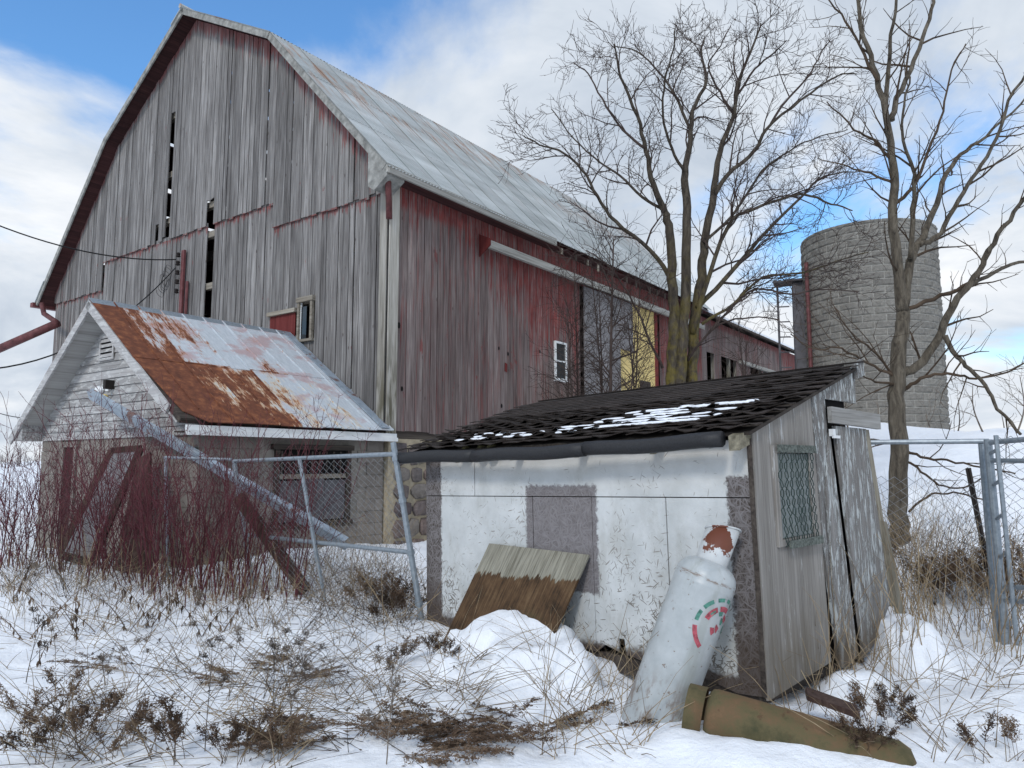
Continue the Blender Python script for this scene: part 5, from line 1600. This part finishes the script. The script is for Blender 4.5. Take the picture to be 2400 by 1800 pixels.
D = 9.0
b2 = at(2112, 1268, D)
S_ = lambda p: [(x * 1.085, y * 1.085) for x, y in p]
Z6 = lambda pts: [(1600 + x * .3617, 450 + y * .3617) for x, y in pts]
T2 = [
 ('trunk', [(2112, 1285), (2108, 1262), (2106, 1180), (2108, 1030), (2100, 930), (2106, 820), (2118, 760), (2116, 725)], D, D, 0.089, .105, -1),
 ('limb', Z7([(1690,1345),(1672,1200),(1650,1000),(1650,800),(1640,620),(1610,480),(1560,280),(1510,120),(1485,-40)]), D, D-.4, 0.056, .02, 1),
 ('limb', Z7([(1690,1330),(1720,1130),(1760,1050),(1820,920),(1880,750),(1960,650),(2080,560),(2220,420)]), D, D+.7, 0.056, .012, 1),
 ('limb', Z7([(1722,1120),(1732,900),(1737,760),(1700,640),(1690,500),(1720,330)]), D, D-.8, 0.036, .010, 1),
 ('limb', Z7([(1640,520),(1665,420),(1740,260),(1800,80),(1830,-40)]), D-.2, D+.3, 0.040, .02, 1),
 ('limb', Z7([(1612,470),(1625,300),(1640,150),(1665,-40)]), D-.2, D-.9, 0.033, .015, 1),
 ('limb', Z7([(1690,1610),(1780,1560),(1870,1400),(1920,1290),(2000,1200),(2060,1080),(2150,950),(2240,830)]), D, D-.9, 0.056, .02, 1),
 ('limb', Z7([(1760,1060),(1850,1010),(1930,860),(2010,740),(2090,600),(2150,430),(2240,290)]), D+.1, D-.5, 0.036, .015, 1),
 ('limb', Z7([(1930,1280),(1990,1225),(2120,1160),(2250,1120)]), D-.3, D-.1, 0.033, .018, 1),
 ('limb', Z7([(1695,1345),(1820,1290),(1950,1240),(2000,1200)]), D, D-.4, 0.030, .02, 0),
 ('limb', Z7([(1870,1450),(1920,1540)]) + Z6([(1830,1120),(1960,1250),(2040,1400),(2190,1570)]), D-.3, D-1.3, 0.033, .015, 1),
 ('limb', Z7([(1655,880),(1730,810),(1800,650),(1860,480),(1900,300),(1960,190)]), D, D+1.0, 0.027, .008, 1),
 ('limb', Z7([(1640,700),(1560,600),(1480,560),(1360,440)]), D-.1, D-.9, 0.023, .007, 1),
 ('limb', Z7([(1645,790),(1550,750),(1450,720),(1330,690)]), D-.1, D+.7, 0.020, .006, 1),
 ('limb', Z7([(1580,350),(1500,200),(1420,60),(1345,-20)]), D-.3, D+.2, 0.023, .008, 1),
 ('limb', Z6([(1430,1280),(1500,1240),(1600,1190),(1760,1180),(1900,1210),(2060,1180),(2212,1110)]), D, D-1.0, 0.027, .008, 1),
 ('limb', Z6([(1400,1250),(1250,1230),(1140,1180)]), D, D-.5, 0.020, .007, 1),
 ('limb', Z6([(1400,1230),(1300,1100),(1200,1000),(1100,930),(980,740)]), D, D-.6, 0.020, .006, 1),
 ('limb', Z6([(1400,1210),(1240,1130),(1120,1060),(1000,1010),(850,1020),(700,920)]), D, D-1.1, 0.020, .006, 1),
 ('limb', [(2105, 1040), (2050, 1030), (2000, 1030)], D, D-.4, 0.020, .008, 1),
 ('limb', [(2112, 1050), (2160, 1070), (2220, 1080), (2300, 1095), (2380, 1110)], D, D-.8, 0.020, .008, 1),
 ('limb', [(2118, 1075), (2160, 1105), (2200, 1135), (2260, 1142), (2310, 1115)], D, D-.5, 0.017, .008, 0),
 ('limb', [(2130, 1200), (2170, 1165), (2220, 1155), (2280, 1165), (2330, 1180)], D, D-.5, 0.015, .008, 0),
]
make_tree('brown_tree', 'bare tree with brown trunk growing behind the chain link fence', T2, 8, M_bark2, M_twig2, (6.0, 4.2, 2), (.32, .80, 1), .15, b2, .0042, .26, (.125, .078))

# saplings and brush between shed and barn
rng = random.Random(77)
def sapling(u, v0, v1, depth, lean, label, dens=(7, 5), lenf=(.35, .8), r=.022, mat=None, group='saplings along the barn wall', up=.25):
    base = at(u, 900, depth); base = Vector((base.x, base.y, gh(base.x, base.y) - .1))
    top = at(u + lean, v1, depth + rng.uniform(-.4, .4))
    s = thing('sapling', label, 'sapling', Matrix.Translation(base), group); OFF[s.name] = tuple(base)
    mid = base.lerp(top, .5) + rand_dir(rng) * .12
    S = smooth_poly([base, mid, top], 5); m = len(S)
    rd = [r * (1 - .75 * k / (m - 1)) for k in range(m)]
    MB().tube(S, rd, 6).build('trunk', mat or M_brush, s, smooth=True)
    c = MB(); sprout(c, S, rd, 1, rng, dens, lenf, up, .004, .3, .25); c.build('crown', mat or M_brush, s, kind='stuff')
for (u, v1, dp, ln, r, lab) in ((1430, 560, 12.3, 8, .045, 'thin grey sapling rising before the yellow barn boards'), (1352, 640, 13.6, -6, .03, 'slim sapling beside the barn side window'), (1390, 690, 13.0, 14, .028, 'tangled sapling in front of the grey barn door'),
                            (1460, 760, 12.0, 30, .024, 'low leaning sapling in front of the yellow boards'), (1500, 740, 12.6, -30, .026, 'crooked sapling between yellow boards and mossy trunk'), (1320, 760, 13.4, 20, .022, 'short sapling under the barn side window'),
                            (1410, 620, 13.8, -25, .026, 'arching sapling before the grey barn door'), (1710, 800, 11.5, 40, .022, 'low sapling before the open stalls'), (1370, 720, 12.6, -40, .022, 'bent sapling against the barn wall at the grey door edge'), (1480, 640, 13.4, 20, .022, 'tall thin sapling touching the mossy tree'), (1790, 760, 12.5, -60, .022, 'arching sapling between the open stalls and the silo')):
    sapling(u, 900, v1, dp, ln, lab, r=r, dens=(9, 8.0), lenf=(.42, 1.0), up=.0, mat=M_twig1)
for (u, v1, dp, ln, lab) in ((2235, 930, 15, 10, 'thin brush sapling on the snow bank beside the silo base'), (2300, 900, 14, -20, 'twiggy brush on the bank between silo and steel gate'), (2370, 880, 13, 20, 'taller brush on the bank behind the steel gate'), (2180, 960, 16.5, -10, 'short brush at the foot of the silo'), (2340, 960, 15.5, 5, 'low brush on the bank crest above the gate post'), (1985, 900, 15, 6, 'brush growing between the shed and the silo'), (2050, 940, 17, 6, 'short brush in front of the silo base'), (2440, 870, 12.5, -25, 'leafy brush beyond the steel gate')):
    sapling(u, 1000, v1, dp, ln, lab, dens=(7, 4.5), lenf=(.40, .85), r=.018, mat=M_weedgrey, group='brush on the snow bank', up=.15)

# red dogwood thickets
R4 = random.Random(41)
dog_spots = [(15, 9.3), (70, 9.0), (110, 10.2), (150, 8.8), (190, 9.9), (235, 8.8), (285, 9.4), (330, 8.7), (375, 8.5), (425, 8.7), (470, 8.4), (520, 8.6), (560, 8.1), (-40, 8.6), (40, 11.5), (95, 12.5), (-20, 10.5), (300, 8.2), (215, 8.3), (505, 7.9), (650, 8.3), (400, 8.0), (450, 7.9), (545, 8.4), (600, 8.2), (350, 8.1), (690, 8.0)]
def dog_label(u, d):
    if u > 600: return 'dark red dogwood stems growing through the tilted gate panel'
    if u > 480: return 'red dogwood stems at the near corner of the milkhouse below the gutter'
    if u > 360: return 'red dogwood stems between the broad brown plank and the milkhouse corner'
    if u > 250: return 'red dogwood stems in front of the old leaning door and plank'
    if u > 130: return 'red dogwood stems before the narrow milkhouse doorway'
    if d > 10: return 'low dark red dogwood out on the open field beyond the milkhouse'
    return 'red dogwood stems beside the low outer eave of the milkhouse'
for i, (u, d) in enumerate(dog_spots):
    c = at(u, 1300, d); bx, by = c.x, c.y; bz = gh(bx, by)
    s = thing('dogwood_shrub', dog_label(u, d), 'shrub', Matrix.Translation((bx, by, bz)), 'red dogwood shrubs before the milkhouse'); OFF[s.name] = (bx, by, bz)
    stems = MB(); tw = MB()
    n = 14 if i < 13 else 7
    for k in range(n):
        hgt = R4.uniform(.9, 2.25) * (1.0 if u > 100 else .85)
        a = R4.uniform(0, 2*pi); sp_r = R4.uniform(.02, .34)
        p = Vector((bx + sp_r * cos(a), by + sp_r * sin(a), bz - .05))
        fan = R4.choice((.15, .35, .6)) * R4.random(); d_ = Vector((cos(a) * fan, sin(a) * fan, 1)).normalized()
        q = [p]; cur = d_
        for j in range(5):
            cur = (cur + rand_dir(R4) * .13 + Vector((cos(a), sin(a), 0)) * R4.uniform(-.02, .09)).normalized(); q.append(q[-1] + cur * hgt / 5)
        rd = [R4.uniform(.0045, .0085) * (1 - .13 * j) for j in range(6)]
        stems.tube(q, rd, 4, cap=False)
        sprout(tw, q, rd, 1, R4, (6, 4.2), (.22, .50), .30, .0026, .20, .25)
    stems.build('stem', M_dog, s, kind='stuff'); tw.build('crown', M_dog, s, kind='stuff')

# far hedgerow on the left horizon
rng = random.Random(9); mb = MB()
for k in range(420):
    x = rng.uniform(-190, -70); y = rng.uniform(150, 175)
    h = rng.uniform(1.5, 5.5) * (.6 + .8 * (vnoise(x * .06, 0, 8) + .5)); z = gh(x, y)
    S = [Vector((x, y, z - .3)), Vector((x + rng.uniform(-.4, .4), y, z + h * .5)), Vector((x + rng.uniform(-1, 1), y, z + h))]
    mb.tube(S, [.12, .08, .03], 3, cap=False); sprout(mb, S, [.12, .08, .03], 1, rng, (1.6, 1.4), (1.0, 2.0), .3, .035, .25, .2)
hd = mb.build('far_hedgerow', M_far); tag(hd, 'distant bare grey hedgerow across the snowy field', 'hedgerow', kind='stuff')

# ================================================================== DRY GRASS AND WEEDS
R5 = random.Random(123)
def stalk(mb, p, h, az, lean, rng, r=.0028, droop=.3, n=4, sides=3):
    cur = Vector((cos(az) * sin(lean), sin(az) * sin(lean), cos(lean)))
    q = [Vector(p)]
    for k in range(n):
        cur = (cur + Vector((cos(az) * droop / n, sin(az) * droop / n, -droop * .35 * (k / n))) + rand_dir(rng) * .06).normalized()
        q.append(q[-1] + cur * (h / n))
    mb.tube(q, [r * (1 - .6 * k / n) for k in range(n + 1)], sides, cap=False)
    return q
def flake(mb, p, s, rng):
    a = rand_dir(rng); b = a.cross(rand_dir(rng))
    if b.length < .1: return
    b.normalize()
    i = len(mb.v); p = Vector(p)
    mb.v += [tuple(p - a * s), tuple(p + b * s * .45), tuple(p + a * s), tuple(p - b * s * .45)]
    mb.f.append((i, i+1, i+2, i+3))
def ground_px(u, v):
    """where the line of sight through (u, v) meets the snow"""
    r = ray(u, v); o = Vector((0, 0, CAM_H))
    if r.z > -20: return None
    z = .2
    for _ in range(7):
        p = o + r * ((z - CAM_H) / r.z)
        z = .5 * z + .5 * gh(p.x, p.y)
    p.z = gh(p.x, p.y)
    return p
grass = MB()
CLUMP = []
def patch(n, u0, u1, v0, v1, h0, h1, lean0=.1, lean1=1.2, r=.0026, az=None, mb=None):
    cl = [(R5.uniform(u0, u1), R5.uniform(v0, v1)) for _ in range(max(3, n // 14))]
    for _ in range(n):
        if len(cl) and R5.random() < .72:
            c = R5.choice(cl); p = ground_px(R5.gauss(c[0], 26), R5.gauss(c[1], 14))
        else:
            p = ground_px(R5.uniform(u0, u1), R5.uniform(v0, v1))
        if p is None: continue
        a = R5.uniform(0, 2*pi) if az is None else az + R5.uniform(-.6, .6)
        stalk(mb or grass, p - Vector((0, 0, .03)), R5.uniform(h0, h1), a, R5.uniform(lean0, lean1), R5, r * R5.uniform(.7, 1.4), R5.uniform(0, .7))
patch(700, 0, 600, 1300, 1480, .25, .7)
patch(620, 0, 700, 1480, 1800, .15, .6, .4, 1.45)
patch(420, 600, 1000, 1330, 1480, .3, .8, .2, 1.3)
patch(380, 600, 1150, 1480, 1700, .2, .7, .7, 1.5)
patch(120, 1250, 1560, 1560, 1760, .2, .7, .2, 1.2)
patch(330, 1930, 2400, 1380, 1560, .5, 1.05, .0, .35, .0034)
patch(220, 1960, 2330, 1250, 1400, .5, .9, .0, .4)
patch(90, 1850, 2150, 1540, 1680, .3, .9, .1, .9)
patch(120, 2050, 2400, 1560, 1790, .2, .6, .4, 1.3)
patch(330, 330, 920, 1300, 1400, .4, 1.0, .0, .6)
patch(80, 1280, 1800, 1540, 1640, .2, .6, .1, 1.0, .0022)
g_o = grass.build('dry_grass', M_straw); tag(g_o, 'scattered dry straw grass stalks poking through the snow', 'grass', kind='stuff')
tang = MB()
patch(320, 700, 980, 1330, 1470, .2, .7, .2, 1.4, .0024, mb=tang)
patch(280, 0, 560, 1290, 1420, .3, .9, .2, 1.2, .0028, mb=tang)
patch(380, 2040, 2400, 1270, 1420, .3, .8, .1, 1.2, .0028, mb=tang)
patch(330, 0, 1000, 1450, 1800, .2, .8, .6, 1.5, .0024, mb=tang)
for k in range(4200):
    i = R5.randrange(len(tang.v)); v = Vector(tang.v[i])
    if v.z > gh(v.x, v.y) + .05: flake(tang, v, R5.uniform(.006, .016), R5)
t_o = tang.build('dead_undergrowth', M_weedgrey); tag(t_o, 'tangle of grey brown dead weeds along fence and snow', 'undergrowth', kind='stuff')

# prototypes of single dead weeds
def goldenrod(seed, h, flat):
    rng = random.Random(seed); mb = MB()
    for s in range(rng.randint(3, 5)):
        az = rng.uniform(0, 2*pi) if not flat else rng.gauss(0, .35)
        q = stalk(mb, (rng.uniform(-.05, .05), rng.uniform(-.05, .05), -.02), h * rng.uniform(.7, 1.1), az, (1.25 + rng.uniform(-.1, .12)) if flat else rng.uniform(.05, .45), rng, .0036, .12 if flat else .4, 6, 4)
        for k in range(46):
            t = rng.uniform(.3, 1) ** .7; f = t * (len(q) - 1); i = min(int(f), len(q) - 2)
            p = q[i].lerp(q[i+1], f - i)
            if flat: p.z = max(p.z, .008)
            d = (rand_dir(rng) + (q[i+1] - q[i]).normalized() * 1.1).normalized()
            if flat: d.z *= .35
            ln = rng.uniform(.04, .15) * (1.2 - .5 * t)
            e = p + d * ln
            mb.tube([p, p.lerp(e, .5) + rand_dir(rng) * .01, e], [.0018, .0014, .0008], 3, cap=False)
            for _ in range(6):
                flake(mb, p.lerp(e, rng.uniform(.3, 1)) + rand_dir(rng) * .010, rng.uniform(.006, .015), rng)
    me = mb.mesh('dead_weed'); me.materials.append(M_weed)
    return me
def umbel(seed, h):
    rng = random.Random(seed); mb = MB()
    q = stalk(mb, (0, 0, -.03), h, rng.uniform(0, 6), rng.uniform(.02, .2), rng, .003, .15, 5, 4)
    heads = [(q[-1], .05)]
    for k in range(3):
        p = q[2 + k % 3]; e = p + (rand_dir(rng) + Vector((0, 0, 1.4))).normalized() * rng.uniform(.1, .2)
        mb.tube([p, e], [.0018, .0014], 3, cap=False); heads.append((e, .03))
    for p, s in heads:
        for k in range(26):
            d = (rand_dir(rng) + Vector((0, 0, .8))).normalized(); e = p + d * s * rng.uniform(.7, 1.1)
            mb.tube([p, e], [.0012, .0008], 3, cap=False)
            for _ in range(3): flake(mb, e + rand_dir(rng) * .006, .0055, rng)
    me = mb.mesh('seed_head'); me.materials.append(M_weedgrey)
    return me
def curly(seed, h):
    """leafy stem with hanging withered leaves"""
    rng = random.Random(seed); mb = MB()
    for s in range(2):
        q = stalk(mb, (rng.uniform(-.03, .03), 0, -.03), h * rng.uniform(.8, 1.1), rng.uniform(0, 6), rng.uniform(.1, .6), rng, .0042, .5, 6, 4)
        for k in range(16):
            i = rng.randrange(1, len(q)); p = q[i] + rand_dir(rng) * .01
            L = rng.uniform(.03, .075); w = rand_dir(rng); w.z = 0; w = w * (L * .16)
            a = p; b = p + Vector((w.y * 2, -w.x * 2, -L * .4)); c = p + Vector((w.y * 1.5, -w.x, -L))
            mb.quad(a - w * .3, a + w * .3, b + w, b - w); mb.quad(b - w, b + w, c + w * .2, c - w * .2)
    me = mb.mesh('withered_plant'); me.materials.append(M_weed)
    return me
flat_m = [goldenrod(200 + k, R5.uniform(.5, .8), True) for k in range(5)]
up_m = [goldenrod(300 + k, R5.uniform(.35, .6), False) for k in range(5)]
umb_m = [umbel(400 + k, R5.uniform(.3, .6)) for k in range(5)]
cur_m = [curly(500 + k, R5.uniform(.35, .6)) for k in range(4)]
def put(name, meshes, u, v, label, group, cat='weed', rz=None, sc=1.0):
    p = ground_px(u, v)
    if p is None: return
    o = bpy.data.objects.new(name, R5.choice(meshes)); COL.objects.link(o)
    o.location = p; o.rotation_euler = (R5.uniform(-.05, .05), R5.uniform(-.05, .05), R5.uniform(0, 2*pi) if rz is None else rz + R5.uniform(-.35, .35))
    s = sc * R5.uniform(.8, 1.2); o.scale = (s, s, s * (.5 if meshes is flat_m else 1))
    tag(o, label, cat, group)
# matted weeds lying on the snow in the foreground
for (u, v) in [(740, 1715), (790, 1708), (850, 1700), (920, 1712), (1090, 1735), (1180, 1742), (1240, 1725), (1130, 1690), (1020, 1750), (700, 1735), (760, 1740), (830, 1725), (900, 1745), (980, 1735), (1060, 1715), (1140, 1712), (1200, 1720), (1260, 1700), (870, 1770), (960, 1765), (800, 1758), (1010, 1722)]:
    put('matted_weed', flat_m, u, v, 'matted brown weed lying flat in the long bed before the snow mound', 'weeds of the long matted bed', rz=R5.choice((0.1, 3.2)), sc=.8)
for (u, v) in [(600, 1590), (660, 1600), (720, 1575), (770, 1590), (690, 1560), (820, 1580), (250, 1560), (310, 1575), (560, 1600)]:
    put('matted_weed', flat_m, u, v, 'dark weed lying flat on the snow between milkhouse and plywood mound', 'flat weeds in the middle snow', rz=R5.choice((0.2, 3.0)), sc=.62)
for (u, v) in [(180, 1760), (260, 1775), (360, 1770), (420, 1785), (520, 1790), (570, 1770), (90, 1790), (300, 1740), (60, 1720), (640, 1795), (220, 1715), (140, 1660)]:
    put('brown_weed', up_m, u, v, 'upright dark brown dead weed standing in open snow facing the dogwood', 'upright weeds in the open snow', sc=.6)
for (u, v) in [(410, 1580), (535, 1640), (670, 1720), (130, 1560), (905, 1790), (480, 1760), (60, 1600), (350, 1500), (250, 1700), (640, 1660), (30, 1480), (560, 1500), (720, 1640), (320, 1640), (920, 1700)]:
    put('seed_head', umb_m, u, v, 'thin stalk topped by a dry lacy seed head in the snow', 'dry seed heads in the snow', 'seed head')
for (u, v) in [(300, 1480), (350, 1470), (420, 1470), (470, 1490), (520, 1480), (230, 1480), (180, 1500), (120, 1450), (60, 1500), (30, 1420), (90, 1560), (590, 1440), (390, 1440)]:
    put('withered_plant', cur_m, u, v, 'withered plant with hanging curled leaves in front of the dogwood', 'withered plants before the dogwood', 'plant')
for (u, v) in [(915, 1575), (940, 1560), (1010, 1550), (1040, 1555), (1000, 1540)]:
    put('brown_weed', up_m, u, v, 'small brown dead weed beside the plywood snow mound', 'weeds beside the snow mound', sc=.45)
for (u, v) in [(860, 1430), (890, 1440), (920, 1445), (945, 1450), (960, 1455), (880, 1405), (930, 1420), (905, 1460)]:
    put('brown_weed', up_m, u, v, 'dark dead weed growing up the foot of the tilted gate panel', 'weeds at the gate panel', sc=.75)
for (u, v) in [(2170, 1400), (2200, 1420), (2240, 1410), (2260, 1430), (2290, 1400), (2310, 1420), (2220, 1390), (2330, 1400), (2385, 1420), (2398, 1440), (2370, 1400), (2395, 1380)]:
    put('brown_weed', up_m, u, v, 'brown dead weed against the chain link fence beyond the shed door', 'weeds along the chain link fence', sc=1.0)
for (u, v) in [(2010, 1760), (2040, 1770), (1980, 1745), (2080, 1720), (2130, 1700), (2300, 1790), (2380, 1780), (2040, 1690), (2090, 1680)]:
    put('brown_weed', up_m, u, v, 'small dead weed beside the fallen brown cylinder', 'weeds by the fallen cylinder', sc=.5)
